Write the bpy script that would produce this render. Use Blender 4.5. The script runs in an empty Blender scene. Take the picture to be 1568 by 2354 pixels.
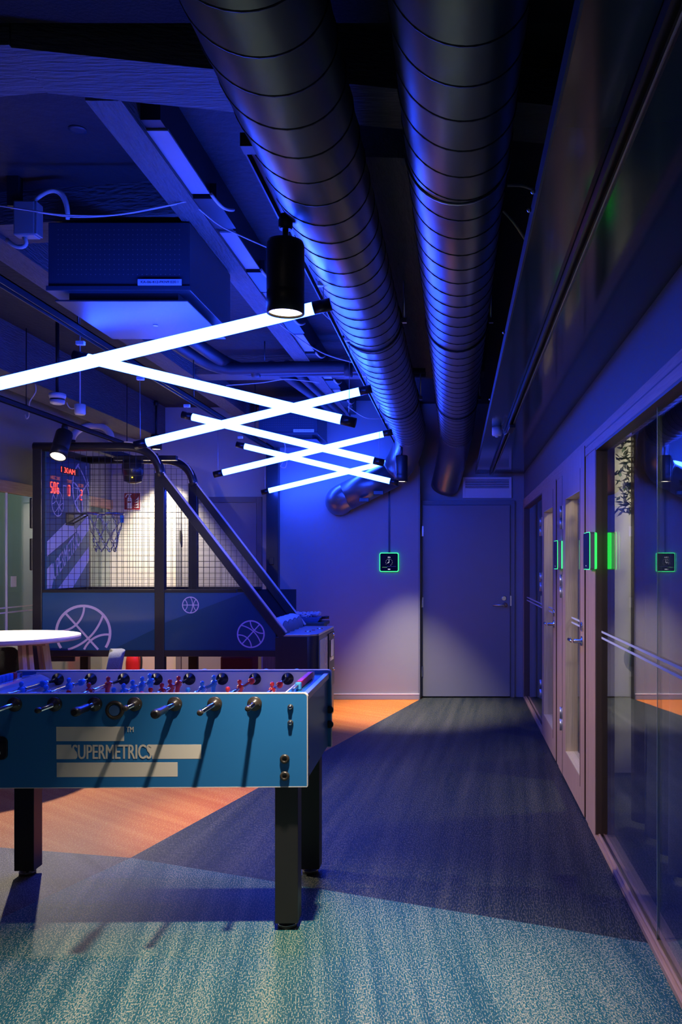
import bpy, math, random
from mathutils import Vector, Matrix
random.seed(7)
SC = bpy.context.scene
COL = SC.collection
PI = math.pi
R = math.radians

# ------------------------------------------------------------------ camera
H = 1.39
cd = bpy.data.cameras.new('camera')
cam = bpy.data.objects.new('camera', cd); COL.objects.link(cam)
cam.location = (0, 0, H); cam.rotation_euler = (PI/2, 0, 0)
cd.sensor_fit = 'HORIZONTAL'; cd.sensor_width = 36.0; cd.lens = 2000/1568*36
cd.shift_x = (784-1047.5)/1568; cd.shift_y = (1297-1177)/1568
cd.clip_start = 0.05
SC.camera = cam
# ------------------------------------------------------------------ world, exposure
w = bpy.data.worlds.new('world'); SC.world = w; w.use_nodes = True
w.node_tree.nodes['Background'].inputs[0].default_value = (0.5, 0.6, 0.8, 1)
w.node_tree.nodes['Background'].inputs[1].default_value = 0.0
vs = SC.view_settings
vs.view_transform = 'Standard'; vs.look = 'None'; vs.gamma = 1.0; vs.use_curve_mapping = False
vs.exposure = 0.35
SC.cycles.max_bounces = 8; SC.cycles.transparent_max_bounces = 16
SC.cycles.sample_clamp_indirect = 6.0
WARM = (1.0, 0.86, 0.70)
TUBE_L = 56.0
TUBE_C = (0.014, 0.055, 1.0)

def at(px, py, Y):
    return Vector(((px-1047.5)*Y/2000, Y, H-(py-1297)*Y/2000))

# ------------------------------------------------------------------ materials
def new_mat(name):
    m = bpy.data.materials.new(name); m.use_nodes = True
    nt = m.node_tree; b = nt.nodes['Principled BSDF']
    return m, nt, b
def N(nt, t, **kw):
    n = nt.nodes.new(t)
    for k, v in kw.items(): setattr(n, k, v)
    return n
def mat(name, col, rough=0.5, metal=0.0, var=0.12, scale=6.0, bump=0.0, bscale=60.0, stretch=(1,1,1), coat=0.0, spec=0.5):
    m, nt, b = new_mat(name)
    tc = N(nt, 'ShaderNodeTexCoord'); mp = N(nt, 'ShaderNodeMapping'); mp.inputs['Scale'].default_value = stretch
    nt.links.new(tc.outputs['Object'], mp.inputs[0])
    no = N(nt, 'ShaderNodeTexNoise'); no.inputs['Scale'].default_value = scale; no.inputs['Detail'].default_value = 4
    nt.links.new(mp.outputs[0], no.inputs[0])
    mx = N(nt, 'ShaderNodeMix', data_type='RGBA')
    mx.inputs[6].default_value = (*[c*(1-var) for c in col], 1); mx.inputs[7].default_value = (*[min(1, c*(1+var)) for c in col], 1)
    nt.links.new(no.outputs['Fac'], mx.inputs[0]); nt.links.new(mx.outputs[2], b.inputs['Base Color'])
    b.inputs['Roughness'].default_value = rough; b.inputs['Metallic'].default_value = metal
    b.inputs['Coat Weight'].default_value = coat; b.inputs['Coat Roughness'].default_value = 0.08
    b.inputs['Specular IOR Level'].default_value = spec
    if bump:
        n2 = N(nt, 'ShaderNodeTexNoise'); n2.inputs['Scale'].default_value = bscale; n2.inputs['Detail'].default_value = 5
        nt.links.new(mp.outputs[0], n2.inputs[0])
        bp = N(nt, 'ShaderNodeBump'); bp.inputs['Strength'].default_value = bump; bp.inputs['Distance'].default_value = 0.01
        nt.links.new(n2.outputs['Fac'], bp.inputs['Height']); nt.links.new(bp.outputs[0], b.inputs['Normal'])
    return m
def wood(name, c1, c2, stretch, rough=0.45):
    m, nt, b = new_mat(name)
    tc = N(nt, 'ShaderNodeTexCoord'); mp = N(nt, 'ShaderNodeMapping'); mp.inputs['Scale'].default_value = stretch
    nt.links.new(tc.outputs['Object'], mp.inputs[0])
    no = N(nt, 'ShaderNodeTexNoise'); no.inputs['Scale'].default_value = 9; no.inputs['Detail'].default_value = 6; no.inputs['Distortion'].default_value = 0.6
    nt.links.new(mp.outputs[0], no.inputs[0])
    rp = N(nt, 'ShaderNodeValToRGB'); rp.color_ramp.elements[0].position = 0.35; rp.color_ramp.elements[1].position = 0.68
    rp.color_ramp.elements[0].color = (*c1, 1); rp.color_ramp.elements[1].color = (*c2, 1)
    nt.links.new(no.outputs['Fac'], rp.inputs[0]); nt.links.new(rp.outputs[0], b.inputs['Base Color'])
    b.inputs['Roughness'].default_value = rough
    return m
def emit(name, col, s, base=(0.02,0.02,0.02)):
    m, nt, b = new_mat(name)
    b.inputs['Base Color'].default_value = (*base, 1)
    b.inputs['Emission Color'].default_value = (*col, 1); b.inputs['Emission Strength'].default_value = s
    return m
def glass_mat(name, tint, r0=0.04):
    m = bpy.data.materials.new(name); m.use_nodes = True; nt = m.node_tree
    nt.nodes.remove(nt.nodes['Principled BSDF']); out = nt.nodes['Material Output']
    tr = N(nt, 'ShaderNodeBsdfTransparent'); tr.inputs[0].default_value = (*tint, 1)
    gl = N(nt, 'ShaderNodeBsdfGlossy'); gl.inputs['Roughness'].default_value = 0.0; gl.inputs['Color'].default_value = (1,1,1,1)
    lw = N(nt, 'ShaderNodeLayerWeight'); lw.inputs[0].default_value = 0.5
    p = N(nt, 'ShaderNodeMath', operation='POWER'); p.inputs[1].default_value = 5.0
    ml = N(nt, 'ShaderNodeMath', operation='MULTIPLY_ADD'); ml.inputs[1].default_value = 1-r0; ml.inputs[2].default_value = r0
    mx = N(nt, 'ShaderNodeMixShader')
    nt.links.new(lw.outputs['Facing'], p.inputs[0]); nt.links.new(p.outputs[0], ml.inputs[0]); nt.links.new(ml.outputs[0], mx.inputs[0])
    nt.links.new(tr.outputs[0], mx.inputs[1]); nt.links.new(gl.outputs[0], mx.inputs[2]); nt.links.new(mx.outputs[0], out.inputs[0])
    return m
def carpet(name, base, base2, fleck, density=0.5, rot=0.0, pitch=0.012, fl=0.05):
    # woven vinyl: rows of broken light threads on a dark ground
    m, nt, b = new_mat(name)
    tc = N(nt, 'ShaderNodeTexCoord'); mr = N(nt, 'ShaderNodeMapping'); mr.inputs['Rotation'].default_value = (0, 0, rot)
    nt.links.new(tc.outputs['Object'], mr.inputs[0])
    def noise(sx, sy, sc, det=2):
        mp = N(nt, 'ShaderNodeMapping'); mp.inputs['Scale'].default_value = (sx, sy, 1)
        nt.links.new(mr.outputs[0], mp.inputs[0])
        n = N(nt, 'ShaderNodeTexNoise'); n.inputs['Scale'].default_value = sc; n.inputs['Detail'].default_value = det
        nt.links.new(mp.outputs[0], n.inputs[0]); return n.outputs['Fac']
    streak = noise(14, 0.6, 1.0, 4)
    mx = N(nt, 'ShaderNodeMix', data_type='RGBA'); mx.inputs[6].default_value = (*base, 1); mx.inputs[7].default_value = (*base2, 1)
    rs = N(nt, 'ShaderNodeMapRange'); rs.inputs[1].default_value = 0.35; rs.inputs[2].default_value = 0.65
    nt.links.new(streak, rs.inputs[0]); nt.links.new(rs.outputs[0], mx.inputs[0])
    f1 = noise(1/pitch, 1/(pitch*fl*60), 1.0, 1)
    wv = N(nt, 'ShaderNodeTexWave', wave_type='BANDS', bands_direction='X'); wv.inputs['Scale'].default_value = 1/(pitch*3.18); wv.inputs['Distortion'].default_value = 0.0
    nt.links.new(mr.outputs[0], wv.inputs[0])
    ad = N(nt, 'ShaderNodeMath', operation='MULTIPLY_ADD'); ad.inputs[1].default_value = 0.20
    nt.links.new(wv.outputs['Fac'], ad.inputs[0]); nt.links.new(f1, ad.inputs[2])
    ad2 = N(nt, 'ShaderNodeMath', operation='MULTIPLY_ADD'); ad2.inputs[1].default_value = 0.35
    nt.links.new(streak, ad2.inputs[0]); nt.links.new(ad.outputs[0], ad2.inputs[2])
    rf = N(nt, 'ShaderNodeMapRange'); t = 0.98-0.3*density; rf.inputs[1].default_value = t; rf.inputs[2].default_value = t+0.07
    nt.links.new(ad2.outputs[0], rf.inputs[0])
    m2 = N(nt, 'ShaderNodeMix', data_type='RGBA'); m2.inputs[7].default_value = (*fleck, 1)
    nt.links.new(rf.outputs[0], m2.inputs[0]); nt.links.new(mx.outputs[2], m2.inputs[6])
    nt.links.new(m2.outputs[2], b.inputs['Base Color'])
    b.inputs['Roughness'].default_value = 0.55; b.inputs['Specular IOR Level'].default_value = 0.35
    bp = N(nt, 'ShaderNodeBump'); bp.inputs['Strength'].default_value = 0.35; bp.inputs['Distance'].default_value = 0.003
    nt.links.new(ad.outputs[0], bp.inputs['Height']); nt.links.new(bp.outputs[0], b.inputs['Normal'])
    return m

M = {}
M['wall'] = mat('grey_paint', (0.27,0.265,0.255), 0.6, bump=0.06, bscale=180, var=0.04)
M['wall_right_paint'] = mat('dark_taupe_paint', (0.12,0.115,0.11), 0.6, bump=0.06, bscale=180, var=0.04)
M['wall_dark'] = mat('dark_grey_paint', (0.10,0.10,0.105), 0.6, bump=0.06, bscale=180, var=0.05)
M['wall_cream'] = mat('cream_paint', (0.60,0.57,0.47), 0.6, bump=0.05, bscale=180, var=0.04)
M['door_grey'] = mat('grey_door_paint', (0.20,0.205,0.21), 0.42, var=0.03)
M['door_frame'] = mat('grey_door_frame_paint', (0.18,0.185,0.19), 0.45, var=0.03)
M['ceiling'] = mat('blue_black_concrete', (0.016,0.018,0.021), 0.75, bump=0.5, bscale=25, var=0.3)
M['black_panel'] = mat('black_acoustic_board', (0.012,0.012,0.014), 0.95, var=0.2, bump=0.4, bscale=90)
M['beam'] = mat('board_marked_concrete', (0.105,0.103,0.100), 0.7, bump=1.0, bscale=14, var=0.25, stretch=(1,6,6))
M['beam_y'] = mat('rough_cast_concrete', (0.115,0.113,0.110), 0.7, bump=1.0, bscale=16, var=0.3, stretch=(6,1,6))
M['soffit'] = mat('glossy_teal_board', (0.012,0.040,0.050), 0.10, var=0.1, scale=2, spec=0.35)
M['duct'] = mat('dark_grey_duct_paint', (0.034,0.046,0.054), 0.40, metal=0.0, var=0.12, spec=1.0, coat=0.9)
for _n in M['duct'].node_tree.nodes:
    if _n.type == 'BSDF_PRINCIPLED': _n.inputs['Coat IOR'].default_value = 1.9; _n.inputs['Coat Roughness'].default_value = 0.33
M['seam'] = mat('black_duct_seam', (0.018,0.018,0.02), 0.5)
M['black'] = mat('black_powder_coat', (0.016,0.016,0.017), 0.42, var=0.2)
M['black_sat'] = mat('satin_black_metal', (0.022,0.021,0.021), 0.32, var=0.15)
M['black_plastic'] = mat('black_plastic', (0.012,0.012,0.013), 0.35)
M['white_plastic'] = mat('white_plastic', (0.72,0.71,0.69), 0.4, var=0.03)
M['white_metal'] = mat('white_enamel', (0.66,0.64,0.62), 0.35, var=0.03)
M['chrome'] = mat('chrome', (0.85,0.85,0.87), 0.10, metal=1.0, var=0.04)
M['steel'] = mat('brushed_steel', (0.55,0.55,0.56), 0.28, metal=1.0, var=0.08, stretch=(1,1,20))
M['alu'] = mat('anodised_aluminium', (0.62,0.62,0.64), 0.33, metal=0.9, var=0.06)
M['oak'] = wood('oak_veneer', (0.40,0.235,0.150), (0.52,0.325,0.215), (14,14,0.6))
M['oak_h'] = wood('oak_veneer_lengthwise', (0.40,0.235,0.150), (0.52,0.325,0.215), (14,0.6,14))
M['oak_edge'] = mat('dark_oak_edge', (0.09,0.05,0.033), 0.5)
M['oak_pale'] = wood('pale_oak_lining', (0.50,0.38,0.24), (0.62,0.49,0.33), (12,12,0.5))
M['glass'] = glass_mat('clear_glass', (0.90,0.94,0.93))
M['glass_edge'] = mat('green_glass_edge', (0.25,0.36,0.36), 0.2)
M['frost'] = mat('frosted_stripe', (0.62,0.64,0.68), 0.5)
M['curtain'] = mat('charcoal_curtain', (0.060,0.066,0.076), 0.85, var=0.15, scale=40)
M['tube'] = emit('blue_tube', TUBE_C, TUBE_L)
M['tube_cap'] = mat('dark_tube_cap', (0.03,0.028,0.03), 0.3, metal=0.5)
M['lens'] = emit('warm_lamp_lens', (1.0,0.86,0.66), 7.0)
M['wire'] = mat('thin_steel_wire', (0.30,0.30,0.33), 0.4, metal=0.3)
M['cable_white'] = mat('white_cable_sheath', (0.62,0.58,0.54), 0.5)
M['tray_plate'] = mat('pale_plate', (0.34,0.34,0.36), 0.5)
M['cassette'] = mat('navy_metal_casing', (0.030,0.045,0.060), 0.4, var=0.1)
M['cassette_low'] = mat('grey_blue_flap', (0.026,0.030,0.038), 0.38, var=0.08)
M['dot'] = mat('perforation', (0.16,0.16,0.17), 0.8)
M['pipe'] = mat('dark_pipe_paint', (0.025,0.025,0.03), 0.5, var=0.25)
M['label'] = mat('label_paper', (0.62,0.62,0.66), 0.6, var=0.02)
M['ink'] = mat('black_ink', (0.015,0.015,0.02), 0.7)
M['ft_blue'] = mat('teal_blue_laminate', (0.024,0.170,0.42), 0.30, var=0.06, scale=3, coat=0.25)
M['ft_end'] = mat('end_blue_laminate', (0.016,0.12,0.34), 0.28, var=0.06, coat=0.25)
M['ft_ledge'] = mat('blue_ledge', (0.018,0.17,0.42), 0.25, coat=0.3)
M['ft_white'] = mat('white_laminate', (0.62,0.60,0.60), 0.35, var=0.04)
M['field'] = mat('pale_playing_field', (0.50,0.50,0.52), 0.3)
M['logo'] = mat('cream_print', (0.74,0.68,0.58), 0.45, var=0.03)
M['trim_pale'] = mat('pale_edge_band', (0.72,0.66,0.60), 0.35)
M['brown_black'] = mat('dark_bronze_plastic', (0.035,0.028,0.022), 0.35)
M['red_plastic'] = mat('red_plastic', (0.62,0.018,0.020), 0.35, var=0.06)
M['blue_plastic'] = mat('blue_plastic', (0.02,0.22,0.62), 0.35, var=0.06)
M['aqua_plastic'] = mat('aqua_plastic', (0.08,0.38,0.62), 0.35)
M['ramp'] = mat('glossy_pale_ramp', (0.40,0.42,0.46), 0.12, coat=0.6)
M['arc_blue'] = mat('arcade_blue_print', (0.022,0.085,0.20), 0.28, var=0.05, coat=0.2)
M['arc_navy'] = mat('arcade_navy_print', (0.012,0.060,0.120), 0.28, var=0.05, coat=0.2)
M['arc_lilac'] = mat('lilac_print', (0.56,0.48,0.66), 0.4, var=0.03)
M['arc_teal'] = mat('arcade_teal_print', (0.015,0.17,0.22), 0.3)
M['arc_pale'] = mat('pale_lilac_print', (0.80,0.79,0.88), 0.4, var=0.02)
M['led'] = emit('red_led', (1.0,0.05,0.03), 2.6)
M['led_dim'] = emit('dim_red_led', (1.0,0.20,0.22), 0.25)
M['chute'] = mat('black_chute_lining', (0.010,0.010,0.014), 0.6)
M['ball'] = mat('grey_ball_rubber', (0.20,0.20,0.21), 0.6, bump=0.4, bscale=300)
M['ball_pale'] = mat('pale_ball_panel', (0.58,0.58,0.60), 0.55)
M['ball_yellow'] = mat('yellow_ball_print', (0.75,0.52,0.10), 0.5)
M['green_glow'] = emit('green_glow', (0.02,1.0,0.10), 1.3)
M['green_thin'] = emit('green_outline', (0.05,0.9,0.28), 1.1)
M['screen'] = mat('dark_screen_glass', (0.006,0.010,0.022), 0.06, var=0.05)
M['screen_white'] = emit('screen_white', (0.9,0.9,1.0), 0.8)
M['screen_green'] = emit('screen_green', (0.3,0.9,0.2), 0.25)
M['device_grey'] = mat('grey_device_side', (0.30,0.29,0.30), 0.4)
M['table_top'] = mat('cream_table_laminate', (0.80,0.76,0.70), 0.35, var=0.02)
M['ply'] = wood('plywood_edge', (0.42,0.30,0.27), (0.60,0.47,0.42), (2,2,30))
M['birch'] = wood('birch', (0.55,0.45,0.38), (0.70,0.60,0.52), (10,10,0.6))
M['fabric_dark'] = mat('charcoal_fabric', (0.030,0.030,0.034), 0.9, bump=0.5, bscale=300)
M['fabric_grey'] = mat('grey_wool_fabric', (0.19,0.20,0.20), 0.9, bump=0.6, bscale=260, var=0.3, scale=120)
M['dark_red'] = mat('dark_red_upholstery', (0.16,0.014,0.02), 0.6)
M['sign_red'] = mat('sign_red', (0.26,0.020,0.025), 0.4)
M['sign_white'] = mat('sign_white', (0.80,0.78,0.74), 0.4)
M['left_glass_room'] = mat('grey_green_wall', (0.20,0.26,0.25), 0.7, var=0.05)
M['leaf'] = mat('dark_leaf', (0.03,0.08,0.04), 0.6, var=0.4)
M['green_fabric'] = mat('green_felt', (0.05,0.10,0.07), 0.9)
M['teal_bin'] = mat('dark_green_plastic', (0.02,0.07,0.07), 0.5)
M['tray_blue'] = mat('blue_tray', (0.05,0.12,0.28), 0.35)
M['clear_bag'] = mat('crumpled_film', (0.55,0.55,0.62), 0.15, coat=0.5)
M['poster'] = mat('poster_pale', (0.42,0.55,0.60), 0.35)
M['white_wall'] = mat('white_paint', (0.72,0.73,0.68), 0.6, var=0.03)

M['c_teal'] = carpet('teal_woven_carpet', (0.005,0.070,0.086), (0.012,0.105,0.118), (0.38,0.36,0.235), 0.46, R(-9), 0.0048, 0.038)
M['c_navy'] = carpet('navy_woven_carpet', (0.003,0.013,0.016), (0.010,0.022,0.025), (0.105,0.098,0.072), 0.48, R(4), 0.0045, 0.07)
M['c_orange'] = carpet('orange_woven_carpet', (0.56,0.130,0.012), (0.64,0.170,0.018), (0.70,0.33,0.075), 0.44, R(-52), 0.0058, 0.04)
M['c_grey'] = carpet('grey_woven_carpet', (0.040,0.039,0.038), (0.070,0.067,0.062), (0.22,0.20,0.15), 0.55, R(-40), 0.0045, 0.06)

# ------------------------------------------------------------------ mesh helpers
class MB:
    def __init__(s): s.v = []; s.f = []; s.sm = []
    def add(s, vs, fs, smooth=False):
        o = len(s.v); s.v += [tuple(v) for v in vs]; s.f += [tuple(i+o for i in f) for f in fs]; s.sm += [smooth]*len(fs); return s
    def box(s, x0, x1, y0, y1, z0, z1):
        vs = [(x0,y0,z0),(x1,y0,z0),(x1,y1,z0),(x0,y1,z0),(x0,y0,z1),(x1,y0,z1),(x1,y1,z1),(x0,y1,z1)]
        return s.add(vs, [(0,3,2,1),(4,5,6,7),(0,1,5,4),(1,2,6,5),(2,3,7,6),(3,0,4,7)])
    def bar(s, p0, p1, wx, wz, up=(0,0,1)):
        p0, p1 = Vector(p0), Vector(p1); d = (p1-p0).normalized(); u = Vector(up)
        a = d.cross(u).normalized()*wx/2; b = a.cross(d).normalized()*wz/2
        vs = [p+sa*a+sb*b for p in (p0,p1) for sa, sb in ((-1,-1),(1,-1),(1,1),(-1,1))]
        return s.add(vs, [(0,1,2,3),(7,6,5,4),(0,4,5,1),(1,5,6,2),(2,6,7,3),(3,7,4,0)])
    def tube(s, pts, r, n=10, closed=False, caps=True):
        pts = [Vector(p) for p in pts]; m = len(pts)
        rr = r if isinstance(r, (list, tuple)) else [r]*m
        t0 = (pts[1]-pts[0]).normalized()
        ref = Vector((0,0,1)) if abs(t0.z) < 0.9 else Vector((1,0,0))
        nrm = t0.cross(ref).normalized(); vs = []; prev = t0
        for i, p in enumerate(pts):
            if closed: t = (pts[(i+1) % m]-pts[i-1]).normalized()
            elif i == 0: t = t0
            elif i == m-1: t = (pts[i]-pts[i-1]).normalized()
            else: t = (pts[i+1]-pts[i-1]).normalized()
            ax = prev.cross(t)
            if ax.length > 1e-7:
                nrm = Matrix.Rotation(prev.angle(t), 3, ax.normalized()) @ nrm
            prev = t; b = t.cross(nrm)
            for k in range(n):
                a = 2*PI*k/n; vs.append(p+rr[i]*(math.cos(a)*nrm+math.sin(a)*b))
        fs = []
        for i in range(m if closed else m-1):
            j = (i+1) % m
            for k in range(n): fs.append((i*n+k, i*n+(k+1) % n, j*n+(k+1) % n, j*n+k))
        s.add(vs, fs, True)
        if caps and not closed:
            o = len(s.v)-len(vs)
            s.f.append(tuple(o+k for k in range(n))[::-1]); s.sm.append(False)
            s.f.append(tuple(o+(m-1)*n+k for k in range(n))); s.sm.append(False)
        return s
    def cyl(s, p0, p1, r, n=20, r1=None): return s.tube([p0, p1], [r, r if r1 is None else r1], n)
    def lathe(s, prof, c=(0,0,0), axis='Z', n=24, ex=1.0, ey=1.0, caps=True):
        # prof: list of (radius, height)
        vs = []; c = Vector(c)
        for r, h in prof:
            for k in range(n):
                a = 2*PI*k/n; x, y = r*math.cos(a)*ex, r*math.sin(a)*ey
                vs.append(c+Vector({'Z': (x,y,h), 'Y': (x,h,y), 'X': (h,x,y)}[axis]))
        fs = [(i*n+k, i*n+(k+1) % n, (i+1)*n+(k+1) % n, (i+1)*n+k) for i in range(len(prof)-1) for k in range(n)]
        s.add(vs, fs, True); o = len(s.v)-len(vs)
        if not caps: return s
        s.f.append(tuple(o+k for k in range(n))[::-1]); s.sm.append(False)
        s.f.append(tuple(o+(len(prof)-1)*n+k for k in range(n))); s.sm.append(False)
        return s
    def sphere(s, c, r, n=20, m=12, sc=(1,1,1)):
        c = Vector(c); vs = [c+Vector((0,0,-r*sc[2]))]
        for i in range(1, m):
            t = -PI/2+PI*i/m
            for k in range(n):
                a = 2*PI*k/n; vs.append(c+Vector((r*sc[0]*math.cos(t)*math.cos(a), r*sc[1]*math.cos(t)*math.sin(a), r*sc[2]*math.sin(t))))
        vs.append(c+Vector((0,0,r*sc[2]))); fs = []
        for k in range(n):
            fs.append((0, 1+(k+1) % n, 1+k)); fs.append((len(vs)-1, 1+(m-2)*n+k, 1+(m-2)*n+(k+1) % n))
        for i in range(m-2):
            for k in range(n): fs.append((1+i*n+k, 1+i*n+(k+1) % n, 1+(i+1)*n+(k+1) % n, 1+(i+1)*n+k))
        return s.add(vs, fs, True)
    def prism(s, poly, O, U, V, Nn, t0, t1):
        # polygon (u,v) extruded along normal from t0 to t1
        O, U, V, Nn = Vector(O), Vector(U), Vector(V), Vector(Nn); n = len(poly)
        vs = [O+u*U+v*V+t0*Nn for u, v in poly]+[O+u*U+v*V+t1*Nn for u, v in poly]
        return s.add(vs, [tuple(range(n))[::-1], tuple(range(n, 2*n))]+[(i, (i+1) % n, n+(i+1) % n, n+i) for i in range(n)])
    def build(s, name, m, parent=None, bevel=0.0, seg=2):
        me = bpy.data.meshes.new(name); me.from_pydata(s.v, [], s.f)
        me.polygons.foreach_set('use_smooth', s.sm); me.update()
        import bmesh
        bm = bmesh.new(); bm.from_mesh(me); bmesh.ops.recalc_face_normals(bm, faces=bm.faces); bm.to_mesh(me); bm.free()
        return mkobj(name, me, m, parent, bevel, seg)
def mkobj(name, me, m, parent=None, bevel=0.0, seg=2):
    if m is not None and not me.materials: me.materials.append(M[m] if isinstance(m, str) else m)
    o = bpy.data.objects.new(name, me); COL.objects.link(o)
    if parent is not None: attach(o, parent)
    if bevel:
        md = o.modifiers.new('bevel', 'BEVEL'); md.width = bevel; md.segments = seg; md.limit_method = 'ANGLE'; md.angle_limit = R(40)
    return o
def mtx(o):
    a = o.matrix_basis.copy()
    if o.parent is not None: a = mtx(o.parent) @ o.matrix_parent_inverse @ a
    return a
def attach(o, parent):
    """parent a world-space part without moving it"""
    o.parent = parent
    o.matrix_parent_inverse = mtx(parent).inverted() if not parent.get('_local') else Matrix.Identity(4)
def tag(o, label=None, cat=None, group=None, kind=None):
    if label: o['label'] = label
    if cat: o['category'] = cat
    if group: o['group'] = group
    if kind: o['kind'] = kind
    return o
def thing(name, loc, label, cat, group=None, rz=0.0):
    o = bpy.data.objects.new(name, None); COL.objects.link(o); o.location = loc; o.rotation_euler = (0,0,rz)
    o.empty_display_size = 0.1
    return tag(o, label, cat, group)
def struct(o): o['kind'] = 'structure'; return o
def bx(name, m, parent, x0, x1, y0, y1, z0, z1, bevel=0.0): return MB().box(x0,x1,y0,y1,z0,z1).build(name, m, parent, bevel)
class Flat:
    """flat print on a plane"""
    def __init__(s, O, U, V, Nn, th=0.0008): s.O, s.U, s.V, s.N, s.th = Vector(O), Vector(U), Vector(V), Vector(Nn), th
    def poly(s, mb, pts): return mb.prism(pts, s.O, s.U, s.V, s.N, 0.0, s.th)
    def rect(s, mb, u0, u1, v0, v1): return s.poly(mb, [(u0,v0),(u1,v0),(u1,v1),(u0,v1)])
    def line(s, mb, pts, w):
        # one continuous mitred strip, a hair above the plane
        P = [Vector(p) for p in pts]; n = len(P); loop = n > 3 and (P[0]-P[-1]).length < 1e-6; vs = []
        for i in range(n):
            a = P[i-1] if i > 0 else (P[-2] if loop else P[0]); b = P[i+1] if i < n-1 else (P[1] if loop else P[-1])
            d1 = P[i]-a; d2 = b-P[i]
            d1 = d1.normalized() if d1.length > 1e-9 else d2.normalized(); d2 = d2.normalized() if d2.length > 1e-9 else d1
            t = (d1+d2).normalized() if (d1+d2).length > 1e-6 else d1; q = Vector((-t.y, t.x)); m = w/2/max(0.5, q.dot(Vector((-d1.y, d1.x))))
            for sg in (-1, 1):
                c = P[i]+q*m*sg; vs.append(s.O+c.x*s.U+c.y*s.V+s.N*s.th)
        return mb.add(vs, [(2*i, 2*i+2, 2*i+3, 2*i+1) for i in range(n-1)])
def text_mesh(body, bold=0.0):
    cu = bpy.data.curves.new('lettering', 'FONT'); cu.body = body; cu.offset = bold; cu.resolution_u = 3
    o = bpy.data.objects.new('lettering', cu); COL.objects.link(o)
    dg = bpy.context.evaluated_depsgraph_get(); dg.update()
    me = bpy.data.meshes.new_from_object(o.evaluated_get(dg))
    bpy.data.objects.remove(o); bpy.data.curves.remove(cu)
    for p in me.polygons: p.use_smooth = False
    return me
def heavy(me, P, shift):
    # thicken strokes: stacked copies a hair apart, shifted along the line
    F = [tuple(p.vertices) for p in me.polygons]; vs = []; fs = []
    for k, (sh, lift) in enumerate(((-1,0.0),(1,0.0003),(0,0.0006))):
        o = len(vs); vs += [p+shift[0]*sh+shift[1]*lift for p in P]; fs += [tuple(i+o for i in f) for f in F]
    m2 = bpy.data.meshes.new('lettering'); m2.from_pydata(vs, [], fs); m2.update(); bpy.data.meshes.remove(me)
    return m2
def text(name, body, fl, u0, v0, wid, hei, m, parent, bold=0.0, italic=0.0):
    me = text_mesh(body, 0.0)
    xs = [v.co.x for v in me.vertices]; ys = [v.co.y for v in me.vertices]
    x0, x1, y0, y1 = min(xs), max(xs), min(ys), max(ys); P = []
    sh = bold*wid/(x1-x0); wid -= 2*sh; u0 += sh
    for v in me.vertices:
        a = (v.co.x-x0)/(x1-x0)*wid; b = (v.co.y-y0)/(y1-y0)*hei
        P.append(fl.O+(u0+a+italic*b)*fl.U+(v0+b)*fl.V+fl.N*(fl.th+0.0002))
    me = heavy(me, P, (fl.U*sh, fl.N))
    return mkobj(name, me, m, parent)
def basketball_graphic(mb, fl, cu, cv, r, rot, w, clip=None, su=1.0):
    c, s_ = math.cos(rot), math.sin(rot)
    def T(p): return (cu+su*r*(p[0]*c-p[1]*s_), cv+r*(p[0]*s_+p[1]*c))
    lines = [[(math.cos(2*PI*i/48), math.sin(2*PI*i/48)) for i in range(49)],
             [(-1+i/6, 0) for i in range(13)],
             [(0.22*math.cos(PI*i/24)*0+0.28*(1-(i/12-1)**2), i/12-1) for i in range(25)],
             ]
    arc = []
    for sgn in (-1, 1):
        a = []
        for i in range(-20, 21):
            t = i/20*R(62); a.append((sgn*(1.32-0.92*math.cos(t)), 0.92*math.sin(t)))
        lines.append([p for p in a if p[0]**2+p[1]**2 <= 1.0])
    for k, l in enumerate(lines):
        pts = [T(p) for p in l]; ww = w*1.25 if k == 0 else w
        run = []; fl.th = 0.0006+0.0003*k
        for p in pts+[None]:
            ok = p is not None and (clip is None or (clip[0] <= p[0] <= clip[1] and clip[2] <= p[1] <= clip[3]))
            if ok: run.append(p)
            else:
                if len(run) > 1: fl.line(mb, run, ww)
                run = []
    return mb
SEG = {'0':'abcdef','1':'bc','2':'abged','3':'abgcd','5':'afgcd','6':'afgedc','8':'abcdefg','b':'fgedc'}
def seven(mb, fl, ch, u, v, wd, hg, t):
    hw = hg/2
    for q in SEG[ch]:
        a, b = {'a':((0,hg),(wd,hg)),'b':((wd,hg),(wd,hw)),'c':((wd,hw),(wd,0)),'d':((0,0),(wd,0)),'e':((0,hw),(0,0)),'f':((0,hg),(0,hw)),'g':((0,hw),(wd,hw))}[q]
        fl.line(mb, [(u+a[0],v+a[1]),(u+b[0],v+b[1])], t)
def bez(p0, p1, p2, p3, n=14):
    p0, p1, p2, p3 = map(Vector, (p0,p1,p2,p3)); out = []
    for i in range(n+1):
        t = i/n; out.append((1-t)**3*p0+3*t*(1-t)**2*p1+3*t*t*(1-t)*p2+t**3*p3)
    return out

# ================================================================== STRUCTURE
XR = 0.705            # face of the oak partition on the right
YB, YD = 8.94, 9.11   # back wall, door recess
XL, YBL = -3.69, 9.32 # left glass wall, back wall behind the arcade game
ZC = 3.07
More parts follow.
